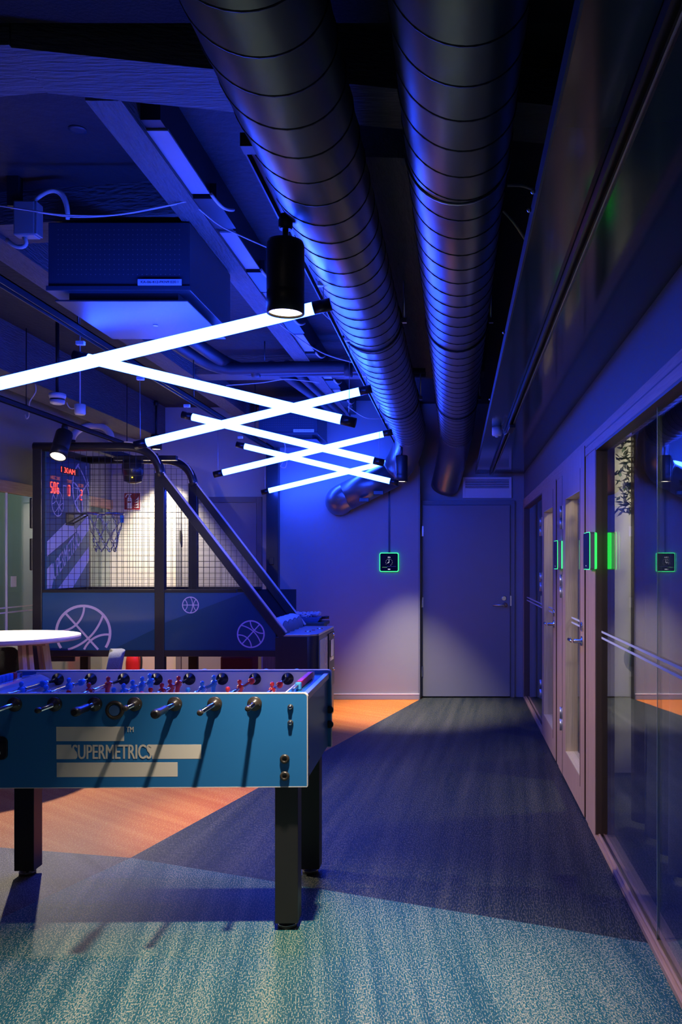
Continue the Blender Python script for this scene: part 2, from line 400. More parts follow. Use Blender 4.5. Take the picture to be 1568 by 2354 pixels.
# floor with its carpet sections
floor = struct(bx('floor', 'black_panel', None, -5.3, 3.2, -1.4, 9.6, -0.06, -0.004))
def section(name, m, pts):
    o = MB().prism(pts, (0,0,0), (1,0,0), (0,1,0), (0,0,1), -0.004, 0.0).build(name, m, floor); return o
A = (-1.539, 4.119)
section('carpet_section', 'c_teal', [(-1.787+(3.412+1.3)*-0.35, -1.3), (3.0,-1.3), (3.0, 3.192-0.413*2.294), (0.706,3.192), A, (-1.787,3.412)])['label'] = 'teal carpet section with pale woven flecks'
section('carpet_section', 'c_navy', [A, (0.706,3.192), (3.0,2.245), (3.0,9.5), (-0.236,9.5), (-0.358,8.997)])['label'] = 'dark navy carpet section'
section('carpet_section', 'c_orange', [A, (-0.358,8.997), (-0.236,9.5), (-5.2,9.5), (-5.2,4.9), (-2.236,4.27)])['label'] = 'orange carpet section'
section('carpet_section', 'c_grey', [A, (-2.236,4.27), (-5.2,4.9), (-5.2,-1.3), (-1.787-(3.412+1.3)*0.35,-1.3), (-1.787,3.412)])['label'] = 'speckled grey carpet section'
# ceiling slab and concrete beams
ceil = struct(bx('ceiling', 'ceiling', None, -5.3, 3.2, -1.4, 9.6, ZC, ZC+0.1))
def beam(m, poly, z0, z1=ZC, lab=None):
    o = MB().prism(poly, (0,0,0), (1,0,0), (0,1,0), (0,0,1), z0, z1).build('beam', m, ceil)
    if lab: o['label'] = lab
    return o
beam('beam', [(-1.297,2.538),(0.862,2.967),(0.862,3.231),(-1.305,2.784)], 2.897, lab='board-marked cross beam')
beam('beam', [(-2.99,2.553),(-1.299,2.53),(-1.299,2.783),(-2.99,3.059)], 2.9)
beam('beam_y', [(-1.205,2.829),(-1.088,2.829),(-1.075,8.912),(-1.19,8.912)], 2.897)
beam('beam_y', [(-0.38,3.128),(-0.023,3.151),(-0.023,6.842),(-0.38,6.785)], 2.856, lab='rough beam between the ducts')
beam('beam_y', [(-2.26,2.875),(-2.104,2.875),(-2.104,9.2),(-2.26,9.2)], 2.897)
beam('beam_y', [(-3.427,0.575),(-3.105,0.575),(-3.105,9.303),(-3.427,9.303)], 2.724)
beam('beam', [(-2.104,3.933),(-1.208,3.795),(-1.208,4.025),(-2.104,4.163)], 2.92)
beam('beam', [(-2.104,7.015),(0.23,6.9),(0.23,7.153),(-2.104,7.245)], 2.92)
MB().box(-5.2,0.86,-1.3,2.50,2.945,ZC).build('ceiling_panel', 'black_panel', ceil)['label'] = 'black acoustic board'
MB().lathe([(0.034,0),(0.034,-0.004),(0.020,-0.006)], (-1.46,3.36,ZC)).build('ceiling_cap', 'cassette', ceil)
# glossy soffit board along the right wall
sof = struct(bx('trim_1', 'soffit', None, 0.216, 0.86, -1.3, YD, 2.34, 2.365)); sof['label'] = 'glossy dark teal soffit board'
bx('edge_strip', 'cassette', sof, 0.210, 0.216, -1.3, YD, 2.335, 2.385)
for y in (2.30, 2.42, 3.7, 5.2):
    MB().sphere((0.205, y, 2.375), 0.007, 10, 6).build('bolt', 'steel', sof)
# walls
wb = struct(bx('wall_back', 'wall', None, -1.83, -0.378, YB, YB+0.6, 0, ZC))
bx('wall_panel', 'wall', wb, -0.378, 2.9, YD, YD+0.43, 0, ZC)
bx('wall_panel', 'wall_cream', wb, XL-0.1, -1.83, YBL, YBL+0.22, 0, ZC)['label'] = 'cream wall behind the arcade game'
bx('corner_bead', 'door_frame', wb, -0.384, -0.366, YB-0.004, YD, 0, 2.4)
bb = struct(bx('baseboard_back', 'wall', None, -1.78, -0.372, YB-0.014, YB, 0, 0.058, 0.003))
bx('top_bead', 'trim_pale', bb, -1.78, -0.372, YB-0.016, YB, 0.052, 0.061)
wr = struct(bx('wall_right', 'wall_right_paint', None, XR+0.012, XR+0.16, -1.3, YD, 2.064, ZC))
struct(bx('wall_rear', 'wall_dark', None, -5.3, 3.2, -1.4, -1.3, 0, ZC))
# left: painted wall over an oak-framed glass front with a dim room behind
wl = struct(bx('wall_left', 'wall', None, XL-0.1, XL, -1.3, YBL, 2.07, ZC))
bx('room_wall', 'left_glass_room', wl, -5.2, -5.1, -1.3, 9.6, 0, ZC)
bx('room_wall', 'left_glass_room', wl, -5.1, XL-0.1, 9.3, 9.5, 0, ZC)
w1 = struct(MB().box(XL-0.02, XL-0.012, -1.3, 7.17, 0.05, 1.99).box(XL-0.02, XL-0.012, 7.18, YBL, 0.05, 1.99).build('window_1', 'glass', None))
bx('window_frame', 'oak_h', w1, XL-0.05, XL+0.02, -1.3, YBL, 1.98, 2.075, 0.003)
bx('window_frame', 'oak_h', w1, XL-0.05, XL+0.02, -1.3, YBL, 0.0, 0.05, 0.003)
bx('glass_joint', 'frost', w1, XL-0.022, XL-0.008, 7.168, 7.182, 0.05, 1.98)
for z in (0.985, 1.025): bx('stripe', 'frost', w1, XL-0.012, XL-0.0105, -1.3, YBL, z, z+0.012)
bx('sticker', 'white_plastic', w1, XL-0.012, XL-0.010, 7.24, 7.33, 1.20, 1.29)

# ---- back door (grey steel) with frame
d1 = struct(bx('door_1', 'door_grey', None, -0.349, 0.567, YD-0.05, YD-0.004, 0.012, 2.005, 0.003))
MB().box(-0.366,-0.352,YD-0.06,YD,0,2.055).box(0.570,0.617,YD-0.03,YD,0,2.055).box(-0.352,0.570,YD-0.03,YD,2.008,2.055).build('door_frame', 'door_frame', d1, 0.002)
MB().box(-0.352,-0.349,YD-0.02,YD,0,2.0).box(0.567,0.570,YD-0.02,YD,0,2.0).box(-0.352,0.570,YD-0.02,YD,2.005,2.008).build('shadow_gap', 'black', d1)
for z in (1.68, 0.94, 0.22):
    MB().cyl((-0.357,YD-0.062,z),(-0.357,YD-0.062,z+0.105),0.008,10).box(-0.352,-0.335,YD-0.053,YD-0.049,z,z+0.105).build('hinge', 'steel', d1)
MB().lathe([(0.026,0),(0.026,-0.008),(0.022,-0.010)], (0.505,YD-0.05,1.035), 'Y').build('lock_rose', 'steel', d1)
h1 = MB().lathe([(0.024,0),(0.024,-0.008),(0.010,-0.010),(0.010,-0.045)], (0.515,YD-0.05,0.967), 'Y').build('handle_rose', 'steel', d1)
MB().tube([(0.515,YD-0.092,0.967),(0.50,YD-0.096,0.967),(0.385,YD-0.094,0.967)], 0.010, 12).build('lever', 'steel', h1)
bx('strike_plate', 'alu', d1, 0.566, 0.584, YD-0.034, YD-0.029, 0.955, 1.06)
# ---- second door, in the cream wall behind the arcade game
d2 = struct(bx('door_2', 'wall', None, -2.93, -2.13, YBL-0.02, YBL, 0.01, 2.045, 0.002))
MB().box(-2.99,-2.935,YBL-0.03,YBL,0,2.11).box(-2.125,-2.07,YBL-0.03,YBL,0,2.11).box(-2.935,-2.125,YBL-0.03,YBL,2.05,2.11).build('door_frame', 'door_frame', d2, 0.002)
bx('hinge', 'black', d2, -2.945, -2.928, YBL-0.04, YBL-0.02, 1.63, 1.75)

# ---- right partition: oak frames, two doors, fixed glass
def frame_box(name, x1, y0, y1, z0, z1, m='oak', parent=None, x0=XR, bev=0.002):
    return MB().box(x0, x1, y0, y1, z0, z1).build(name, m, parent, bev)
part = struct(frame_box('trim_2', XR+0.10, -1.3, YD-0.01, 1.975, 2.064, 'oak_h')); part['label'] = 'oak head rail of the glazed partition'
bx('groove', 'oak_edge', part, XR-0.0008, XR+0.002, -1.3, 5.72, 2.018, 2.024)
frame_box('post', XR+0.10, 4.40, 4.63, 0, 1.975, 'oak', part)
frame_box('post', XR+0.10, 5.77, 5.96, 0, 1.975, 'oak', part)
frame_box('post', XR+0.10, 8.98, YD-0.01, 0, 1.975, 'oak', part)
frame_box('door_jamb', XR+0.09, 4.655, 4.732, 0, 1.975, 'oak', part, XR+0.003)
frame_box('door_jamb', XR+0.09, 5.985, 6.082, 0, 1.975, 'oak', part, XR+0.003)
frame_box('door_jamb', XR+0.09, 7.062, 7.10, 0, 1.975, 'oak', part, XR+0.006)
bx('shadow_gap', 'oak_edge', part, XR+0.004, XR+0.02, 4.63, 4.655, 0.0, 1.975)
bx('shadow_gap', 'black', part, XR+0.002, XR+0.02, 5.705, 5.77, 0.0, 2.06)
bx('shadow_gap', 'oak_edge', part, XR+0.004, XR+0.02, 5.955, 5.985, 0.0, 1.975)
# sills
for k, (y0, y1) in enumerate(((-1.3,4.40),(7.08,8.98))):
    s = frame_box('sill', XR+0.10, y0, y1, 0, 0.022, 'oak_h', part, XR, 0.002)
    bx('sill_bead', 'oak_h', s, XR+0.014, XR+0.024, y0, y1, 0.022, 0.034, 0.002)
# fixed glass
def pane(n, panes, y0, y1, stripe_z, zt=1.975):
    mb = MB()
    w_ = struct(mb.box(XR+0.030, XR+0.038, panes[0][0], panes[0][1], 0.024, zt).build('window_%d' % n, 'glass', None))
    for a, b in panes[1:]: bx('pane', 'glass', w_, XR+0.030, XR+0.038, a, b, 0.024, zt)
    for (a, b), (c, d) in zip(panes[:-1], panes[1:]): bx('glass_joint', 'glass_edge', w_, XR+0.029, XR+0.039, d, a, 0.024, zt)
    for z in stripe_z: bx('stripe', 'frost', w_, XR+0.0285, XR+0.030, y0, y1, z-0.005, z+0.005)
    bx('reveal', 'oak_edge', w_, XR+0.001, XR+0.06, y1-0.012, y1, 0.03, zt)
    bx('reveal_head', 'oak_edge', w_, XR+0.001, XR+0.06, y0, y1-0.012, zt-0.012, zt)
    return w_
pane(2, [(3.172,4.388),(1.95,3.168),(0.7,1.946),(-1.3,0.696)], -1.3, 4.388, (1.020,1.050))
pane(3, [(7.10,8.98)], 7.10, 8.98, (1.020,1.050))
# glazed oak doors
def oak_door(n, y0, y1, gy0, gy1, lab):
    z0, z1, gz0, gz1 = 0.012, 2.035 if n == 4 else 1.985, 0.19, 1.81
    mb = MB()
    xf = XR-0.004
    mb.box(xf, XR+0.045, y0, gy0, z0, z1).box(xf, XR+0.045, gy1, y1, z0, z1)
    mb.box(xf, XR+0.045, gy0, gy1, z0, gz0).box(xf, XR+0.045, gy0, gy1, gz1, z1)
    d = struct(mb.build('door_%d' % n, 'oak', None)); d['label'] = lab
    lin = MB().box(XR-0.003, XR+0.05, gy1-0.006, gy1, gz0, gz1).box(XR-0.003, XR+0.05, gy0, gy0+0.006, gz0, gz1)
    lin.box(XR-0.003, XR+0.05, gy0+0.006, gy1-0.006, gz0, gz0+0.006).box(XR-0.003, XR+0.05, gy0+0.006, gy1-0.006, gz1-0.006, gz1)
    lin.build('glazing_lining', 'oak_pale', d)
    bx('pane', 'glass', d, XR+0.036, XR+0.042, gy0+0.006, gy1-0.006, gz0+0.006, gz1-0.006)
    for z in (1.020, 1.050): bx('stripe', 'frost', d, XR+0.0345, XR+0.036, gy0+0.006, gy1-0.006, z-0.005, z+0.005)
    MB().box(XR-0.0055, XR-0.003, gy0-0.03, gy0-0.022, gz0-0.05, gz1+0.12).build('groove', 'oak_edge', d)
    for z in (1.62, 1.17, 0.30):
        hg = MB()
        for q in (0, 0.078): hg.cyl((XR-0.013, y1+0.012, z+q), (XR-0.013, y1+0.012, z+q+0.074), 0.009, 10)
        hg.box(XR-0.007, XR-0.003, y1-0.02, y1+0.01, z, z+0.152).build('hinge', 'alu', d)
    MB().lathe([(0.026,0),(0.026,-0.008),(0.022,-0.011)], (XR-0.004, y0+0.06, 1.045), 'X').build('lock_rose', 'chrome', d)
    hd = MB().lathe([(0.027,0),(0.027,-0.008),(0.011,-0.012),(0.011,-0.05)], (XR-0.004, y0+0.06, 0.966), 'X').build('handle_rose', 'chrome', d)
    MB().tube([(XR-0.058,y0+0.055,0.966),(XR-0.064,y0+0.08,0.966),(XR-0.064,y0+0.175,0.966),(XR-0.052,y0+0.195,0.966)], 0.0105, 12).build('lever', 'chrome', hd)
    bx('edge_line', 'oak_edge', d, XR-0.003, XR+0.04, y0-0.002, y0, z0, z1)
    return d
oak_door(4, 4.74, 5.70, 4.92, 5.56, 'nearer glazed oak door')
oak_door(5, 6.09, 7.06, 6.28, 6.92, 'farther glazed oak door')
# small rooms behind the partition
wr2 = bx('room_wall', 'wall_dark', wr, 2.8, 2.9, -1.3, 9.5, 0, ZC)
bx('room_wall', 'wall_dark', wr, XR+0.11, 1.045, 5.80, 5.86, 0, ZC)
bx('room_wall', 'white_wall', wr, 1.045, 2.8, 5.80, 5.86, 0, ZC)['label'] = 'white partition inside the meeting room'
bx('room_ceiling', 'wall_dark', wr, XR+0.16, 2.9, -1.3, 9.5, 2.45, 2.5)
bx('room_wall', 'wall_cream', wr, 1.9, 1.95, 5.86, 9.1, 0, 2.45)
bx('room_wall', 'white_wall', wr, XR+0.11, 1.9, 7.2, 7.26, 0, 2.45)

# ================================================================== DUCTS
def helix(x, z, r, y0, y1, pitch, ph, t=0.0035):
    pts = []; n = 30; m = int((y1-y0)/pitch*n)
    for i in range(m+1):
        a = 2*PI*i/n+ph; pts.append((x+r*math.cos(a), y0+pitch*i/n, z+r*math.sin(a)))
    return MB().tube(pts, t, 5)
RD, ZD = 0.1575, 2.650
XD1, XD2 = -0.441, 0.007
t = duct_l = thing('ventilation_duct', (XD1,8.6,ZD), 'dark spiral duct on the left, bending away along the blue back wall', 'duct', 'spiral ducts under the ceiling')
MB().cyl((XD1,-1.29,ZD),(XD1,8.12,ZD),RD,64).build('duct_pipe', 'duct', t)
helix(XD1, ZD, RD, -1.2, 8.10, 0.157, 0.4).build('spiral_seam', 'seam', t)
MB().tube(bez((XD1,8.10,ZD),(XD1,8.55,ZD),(XD1-0.03,8.74,2.47),(-0.64,8.76,2.30),18), [RD-(RD-0.146)*i/18 for i in range(19)], 40).build('elbow', 'duct', t)
MB().tube([(-0.63,8.76,2.306),(-1.10,8.77,2.075)], 0.144, 40).build('branch_pipe', 'duct', t)
MB().tube(bez((-1.09,8.77,2.08),(-1.16,8.77,2.05),(-1.19,8.80,2.03),(-1.19,8.935,2.03),14), 0.142, 40).build('elbow', 'duct', t)
for px in (0.30, 0.62):
    c = Vector((-0.63-px*0.45, 8.78, 2.30-px*0.22)); MB().box(c.x-0.05,c.x+0.05,8.62,8.66,c.z-0.155,c.z-0.115).build('bracket', 'black', t, 0.004)
t = duct_r = thing('ventilation_duct', (XD2,8.6,ZD), 'dark spiral duct beside the soffit, turning down above the grey door', 'duct', 'spiral ducts under the ceiling')
MB().cyl((XD2,-1.29,ZD),(XD2,8.22,ZD),RD,64).build('duct_pipe', 'duct', t)
helix(XD2, ZD, RD, -1.2, 8.20, 0.157, 2.0).build('spiral_seam', 'seam', t)
MB().tube(bez((XD2,8.20,ZD),(XD2,8.68,ZD),(XD2-0.04,8.86,2.46),(-0.115,9.10,2.20),18), [RD-(RD-0.146)*i/18 for i in range(19)], 40).build('elbow', 'duct', t)
MB().tube([(XD2+RD*1.02*math.cos(2*PI*i/40),2.66,ZD+RD*1.02*math.sin(2*PI*i/40)) for i in range(40)], 0.004, 6, True).build('joint_ring', 'steel', t)
for xd, dt in ((XD1, duct_l), (XD2, duct_r)):
    for y in (4.5, 6.6):
        hg = MB().tube([(xd+(RD+0.004)*math.cos(2*PI*i/32),y,ZD+(RD+0.004)*math.sin(2*PI*i/32)) for i in range(32)], 0.006, 6, True).build('hanger_clamp', 'black', dt)
        MB().cyl((xd+0.174,y,ZD),(xd+0.174,y,ZC),0.005,8).build('hanger_rod', 'steel', hg)
        MB().box(xd+0.160,xd+0.188,y-0.012,y+0.012,ZD-0.012,ZD+0.012).build('clamp_bolt', 'steel', hg)

# ================================================================== TRACKS, SPOTS, TUBES
def track(x, z, y0, y1, lab):
    o = thing('lighting_track', (x, y0, z), lab, 'lighting track', 'ceiling lighting tracks')
    MB().box(x-0.018,x-0.013,y0,y1,z,z+0.034).box(x+0.013,x+0.018,y0,y1,z,z+0.034).box(x-0.018,x+0.018,y0,y1,z+0.028,z+0.034).build('rail', 'black_sat', o)
    MB().box(x-0.006,x+0.006,y0,y1,z+0.014,z+0.028).build('conductor', 'brown_black', o)
    MB().box(x-0.019,x+0.019,y0-0.02,y0+0.03,z-0.002,z+0.036).build('end_cap', 'black', o)
    y = y0+0.3
    while y < y1:
        MB().cyl((x,y,z+0.034),(x,y,ZC if abs(x-0.368) > 0.01 else 2.34),0.004,6).build('drop_rod', 'black', o); y += 1.9
    return o
XT_R, ZT = -0.581, 2.555
XT_L = -1.867
track(XT_R, ZT, 2.44, 8.9, 'black lighting track running beside the left duct')
track(XT_L, 2.535, 0.2, 8.9, 'black lighting track over the high table side')
track(-3.06, 2.485, 0.2, 8.9, 'black lighting track nearest the left glass wall')
o = thing('lighting_track', (0.368,0,2.305), 'black lighting track under the glossy soffit', 'lighting track', 'ceiling lighting tracks')
MB().box(0.350,0.356,-1.2,8.95,2.305,2.34).box(0.380,0.386,-1.2,8.95,2.305,2.34).box(0.350,0.386,-1.2,8.95,2.335,2.34).build('rail', 'black_sat', o)
MB().box(0.376,0.380,-1.2,8.95,2.310,2.322).build('conductor', 'alu', o)
o2 = bx('adapter', 'black', o, 0.352, 0.392, 5.70, 5.95, 2.285, 2.306, 0.004)

def spot(x, y, zt, zb, r, ztrack, lab, power, target, ang, blend, col=WARM, tilt=0.0):
    Rm = Matrix.Translation((x,y,zt)) @ Matrix.Rotation(R(tilt), 4, 'X') @ Matrix.Translation((-x,-y,-zt))
    def tl(mb):
        mb.v = [tuple(Rm @ Vector(v)) for v in mb.v]; return mb
    o = thing('track_spotlight', (x, y, zb), lab, 'spotlight', 'black cylinder spotlights')
    tl(MB().lathe([(r*0.3,zt-zb+0.004),(r*0.93,zt-zb),(r,zt-zb-0.012),(r,0.075),(r*0.985,0.073),(r*0.985,0.070),(r,0.068),(r,0.0),(r*0.9,0.0),(r*0.88,0.012)], (x,y,zb), n=36)).build('housing', 'black', o)
    tl(MB().lathe([(r*0.99,0.004),(r*0.99,-0.001),(r*0.88,-0.001),(r*0.87,0.006)], (x,y,zb), n=36, caps=False)).build('rim', 'brown_black', o)
    tl(MB().lathe([(r*0.875,0.006),(r*0.875,0.009)], (x,y,zb), n=32)).build('lens', 'lens', o)
    MB().cyl((x,y,zt),(x,y,ztrack-0.05),0.010,10).build('stem', 'black', o)
    MB().lathe([(0.02,0.0),(0.024,0.01),(0.024,0.03),(0.018,0.05)], (x,y,ztrack-0.05), n=14).build('track_adapter', 'black', o)
    ld = bpy.data.lights.new('spot_lamp', 'SPOT'); ld.energy = power; ld.color = col; ld.spot_size = R(ang); ld.spot_blend = blend; ld.shadow_soft_size = 0.03
    l = bpy.data.objects.new('spot_lamp', ld); COL.objects.link(l)
    l.location = Rm @ Vector((x, y, zb-0.012))
    d = Vector(target)-l.location; l.rotation_euler = d.to_track_quat('-Z', 'Y').to_euler()
    attach(l, o)
    return o
spot(-0.567, 2.90, 2.465, 2.226, 0.0625, ZT, 'large black cylinder spotlight hanging in front of the nearest blue tube', 270, (-0.50,2.78,0), 72, 0.85)
spot(-0.512, 8.25, 2.42, 2.172, 0.058, ZT, 'small far black spotlight beside the duct bend at the back wall', 330, (-0.42,8.32,0), 64, 0.85)
spot(-3.06, 6.81, 2.42, 2.185, 0.0625, 2.485, 'glowing black spotlight over the high round table', 230, (-3.05,6.0,0.9), 84, 0.6, tilt=-30)
spot(-3.06, 4.75, 2.43, 2.20, 0.0625, 2.485, 'black spotlight on the left track level with the near side of the high table', 300, (-0.30,4.75,0.4), 60, 0.7)
spot(-3.08, 8.95, 2.72, 2.57, 0.055, ZC, 'black ceiling spotlight washing the cream wall behind the arcade game', 330, (-3.10,9.32,0.9), 74, 1.0)
spot(-1.867, 2.45, 2.43, 2.20, 0.0625, 2.535, 'unseen spotlight added on the middle track to brighten the arcade game', 230, (-2.85,7.05,1.4), 30, 0.9)  # added out of view to light the arcade backboard and side panels
spot(0.368, 1.00, 2.26, 2.05, 0.0625, 2.34, 'black spotlight at the near end of the soffit track', 40, (0.70,5.5,0.7), 40, 0.8)

ZH, ZL = 2.434, 2.125
ORD = ['nearest', 'second nearest', 'third nearest', 'middle', 'third farthest', 'second farthest', 'farthest']
# the zigzag alternates: odd tubes hang low on the left, even ones low on the right
YT = [3.55, 4.42, 5.26, 6.17, 6.98, 7.70, 8.70]
TUBE_LAB = ['big blue-white light tube nearest, passing behind the large spotlight',
 'blue-white light tube crossing under the nearest one, falling to the right',
 'blue-white light tube third from the front, rising towards the duct',
 'blue-white light tube fourth from the front, falling to the right',
 'blue-white light tube fifth from the front, rising to the right',
 'blue-white light tube sixth from the front, falling to the right',
 'farthest and smallest blue-white light tube, rising towards the back wall']
for i, y in enumerate(YT):
    zl, zr = (ZL, ZH) if i % 2 == 0 else (ZH, ZL)
    p0, p1 = Vector((XT_L, y, zl)), Vector((XT_R, y, zr)); d = (p1-p0).normalized()
    o = thing('light_tube', (p0+p1)/2, TUBE_LAB[i], 'light tube', 'blue LED tubes in a zigzag')
    MB().cyl(p0, p1, 0.025, 20).build('tube_body', 'tube', o)
    for k, (p, s) in enumerate(((p0,-1),(p1,1))):
        MB().cyl(p, p+d*s*0.075, 0.0258, 20).build('end_cap', 'tube_cap', o)
        q = p+d*s*0.04; zt_ = ZT if k else 2.535; x_ = XT_R if k else XT_L
        MB().cyl(q, (q.x+0.004*s, y, zt_-0.03), 0.0016, 5).build('suspension_wire', 'wire', o)
        MB().box(q.x-0.022,q.x+0.022,y-0.012,y+0.012,zt_-0.032,zt_-0.012).build('wire_clip', 'white_plastic', o, 0.003)
# soffit motion sensor
o = thing('motion_sensor', (0.285,6.03,2.34), 'small white cylinder sensor under the glossy soffit', 'sensor')
MB().lathe([(0.033,0),(0.033,-0.052),(0.030,-0.060),(0.014,-0.063)], (0.285,6.03,2.34)).build('sensor_body', 'white_plastic', o)
MB().lathe([(0.014,-0.063),(0.010,-0.070),(0.003,-0.072)], (0.285,6.03,2.34)).build('sensor_eye', 'white_metal', o)
MB().tube(bez((0.318,6.03,2.33),(0.35,6.02,2.33),(0.315,5.95,2.25),(0.352,5.92,2.285),12), 0.003, 6).build('cable', 'cable_white', o)

# ================================================================== THINGS UNDER THE CEILING
def cassette(x0, x1, yf, dep, zb, lab, tw):
    o = thing('fan_coil_unit', ((x0+x1)/2, yf+dep/2, zb), lab, 'ceiling unit', 'ceiling fan coil units')
    MB().box(x0,x1,yf,yf+dep,zb,zb+0.293).build('casing', 'cassette', o, 0.004)
    b = MB(); st = 0.0218
    for i in range(27):
        for j in range(10):
            cx, cz = x0+0.045+i*(x1-x0-0.09)/26, zb+0.063+j*st
            b.add([(cx+0.0026*math.cos(a*PI/3), yf-0.0006, cz+0.0026*math.sin(a*PI/3)) for a in range(6)], [tuple(range(6))])
    b.build('perforation', 'dot', o)['kind'] = 'stuff'
    MB().box(x0-0.006,x1+0.006,yf-0.010,yf+dep,zb-0.010,zb+0.012).build('edge_frame', 'cassette', o, 0.003)
    MB().box(x0+0.03,x1-0.01,yf+0.0,yf+dep*0.93,zb-0.055,zb-0.047).build('flap', 'cassette_low', o, 0.003)
    MB().box(x0+0.08,x1-0.06,yf+0.03,yf+dep*0.88,zb-0.047,zb-0.010).build('neck', 'black', o)
    MB().lathe([(0.012,0),(0.012,-0.003)], ((x0+x1)/2+0.03,yf+dep*0.55,zb-0.055)).build('flap_screw', 'white_metal', o)
    lb = bx('label_plate', 'label', o, x1-0.224, x1-0.032, yf-0.0125, yf-0.010, zb+0.012, zb+0.039)
    text('label_text', 'KA-06-412-PKN9.020.%s' % tw, Flat((x1-0.224,yf-0.0126,zb+0.012),(1,0,0),(0,0,1),(0,-1,0),0.0003), 0.014, 0.009, 0.164, 0.0105, 'ink', lb, 0.004)
    return o
cassette(-1.789, -1.167, 3.818, 0.69, 2.598, 'perforated navy ceiling unit with a label, nearest the camera', '1')
cassette(-1.838, -1.288, 8.119, 0.60, 2.609, 'far dark ceiling unit with a label, seen between the blue tubes', '2')
# plates along the concrete beam
o = thing('cable_tray', (-1.05,5.75,2.92), 'row of pale flat plates and black clips along the concrete beam', 'cable tray')
for a, b in ((3.06,3.58),(4.00,4.49),(4.89,5.36),(5.78,6.23),(6.70,7.15),(7.61,8.05)):
    bx('plate', 'tray_plate', o, -1.087, -1.012, a, b, 2.914, 2.922)
    bx('clip', 'black', o, -1.088, -0.99, b+0.02, b+0.34, 2.902, 2.966)
    MB().tube(bez((-0.995,b-0.04,2.896),(-0.978,b+0.06,2.873),(-0.972,b+0.12,2.896),(-0.966,b+0.2,2.93),8), 0.007, 8).build('cable_tail', 'cable_white', o)
bx('backing', 'black', o, -1.087, -1.018, 3.0, 8.9, 2.922, ZC)
# water pipes
o = thing('water_pipes', (-1.27,6.45,2.88), 'pair of dark insulated pipes bending across under the slab', 'pipes')
MB().tube(bez((-1.98,5.46,2.92),(-1.91,6.27,2.90),(-1.86,6.46,2.86),(-1.67,6.46,2.84),12)+[Vector((-0.69,6.51,2.868)),Vector((-0.23,6.55,2.870))], 0.046, 16).build('pipe', 'pipe', o)
MB().tube(bez((-1.84,5.46,2.93),(-1.78,6.33,2.92),(-1.73,6.60,2.88),(-1.56,6.60,2.86),12)+[Vector((-0.69,6.65,2.870)),Vector((-0.23,6.67,2.870))], 0.046, 16).build('pipe', 'pipe', o)
MB().tube([(-1.38,6.51,2.88),(-1.16,8.7,2.87)], 0.036, 14).build('branch_pipe', 'pipe', o)
MB().tube([(-1.26,6.51,2.89),(-1.13,8.7,2.88)], 0.030, 14).build('branch_pipe', 'pipe', o)
for x in (-1.52, -0.83): MB().tube([(x,6.475+0.01,2.838),(x+0.06,6.48+0.01,2.838)], 0.054, 16).build('collar', 'pipe', o)
for x in (-1.44, -0.78): MB().cyl((x,6.56,2.87),(x,6.56,ZC),0.0045,6).build('hanger_rod', 'steel', o)
# junction box
o = thing('junction_box', (-1.86,3.86,2.85), 'white electrical box with looped cables at the upper left', 'junction box')
b = MB().box(-1.909,-1.815,3.75,3.81,2.81,2.96).build('box_body', 'device_grey', o, 0.007)
bx('box_lid', 'device_grey', o, -1.815, -1.805, 3.752, 3.808, 2.815, 2.955, 0.003)
MB().tube(bez((-1.84,3.78,2.96),(-1.725,3.74,3.035),(-1.668,3.74,3.01),(-1.670,3.75,2.885),14), 0.009, 8).build('cable', 'cable_white', o)
MB().tube(bez((-1.85,3.79,2.96),(-1.737,3.76,3.045),(-1.681,3.76,3.01),(-1.681,3.77,2.885),14), 0.009, 8).build('cable', 'cable_white', o)
MB().tube(bez((-1.875,3.78,2.81),(-1.84,3.78,2.764),(-1.91,3.78,2.747),(-1.955,3.79,2.805),10), 0.009, 8).build('cable', 'cable_white', o)
bx('mounting_arm', 'black', o, -1.94, -1.89, 3.76, 3.80, 2.94, ZC)
# smoke detector and small sensor on the left
p = at(132, 921, 5.9)
o = thing('smoke_detector', p, 'round white smoke detector on the beam, left', 'smoke detector')
MB().lathe([(0.045,0.05),(0.055,0.045),(0.055,0.030),(0.050,0.012)], p).build('base', 'white_plastic', o)
MB().lathe([(0.047,0.012),(0.047,0.002)], p).build('smoke_slot', 'black', o)
MB().lathe([(0.049,0.002),(0.045,-0.020),(0.030,-0.026)], p).build('cap', 'white_plastic', o)
MB().cyl(p+Vector((0,0,0.05)), (p.x,p.y,ZC), 0.012, 10).build('stem', 'black', o)
p = at(184, 942, 5.9)
o = thing('motion_sensor', p, 'small white cylinder sensor hanging beside the smoke detector', 'sensor')
MB().lathe([(0.036,0.036),(0.036,-0.024),(0.033,-0.030),(0.030,-0.034)], p).build('sensor_body', 'white_plastic', o)
MB().cyl(p+Vector((0,0,0.034)), (p.x,p.y,2.56 if p.x < -2.7 and p.x > -2.98 else ZC), 0.005, 8).build('stem', 'white_metal', o)
MB().tube(bez(p+Vector((-0.035,0,0.01)),p+Vector((-0.07,0,0.0)),p+Vector((-0.08,0,0.02)),p+Vector((-0.09,0,0.05)),8), 0.004, 6).build('cable', 'cable_white', o)
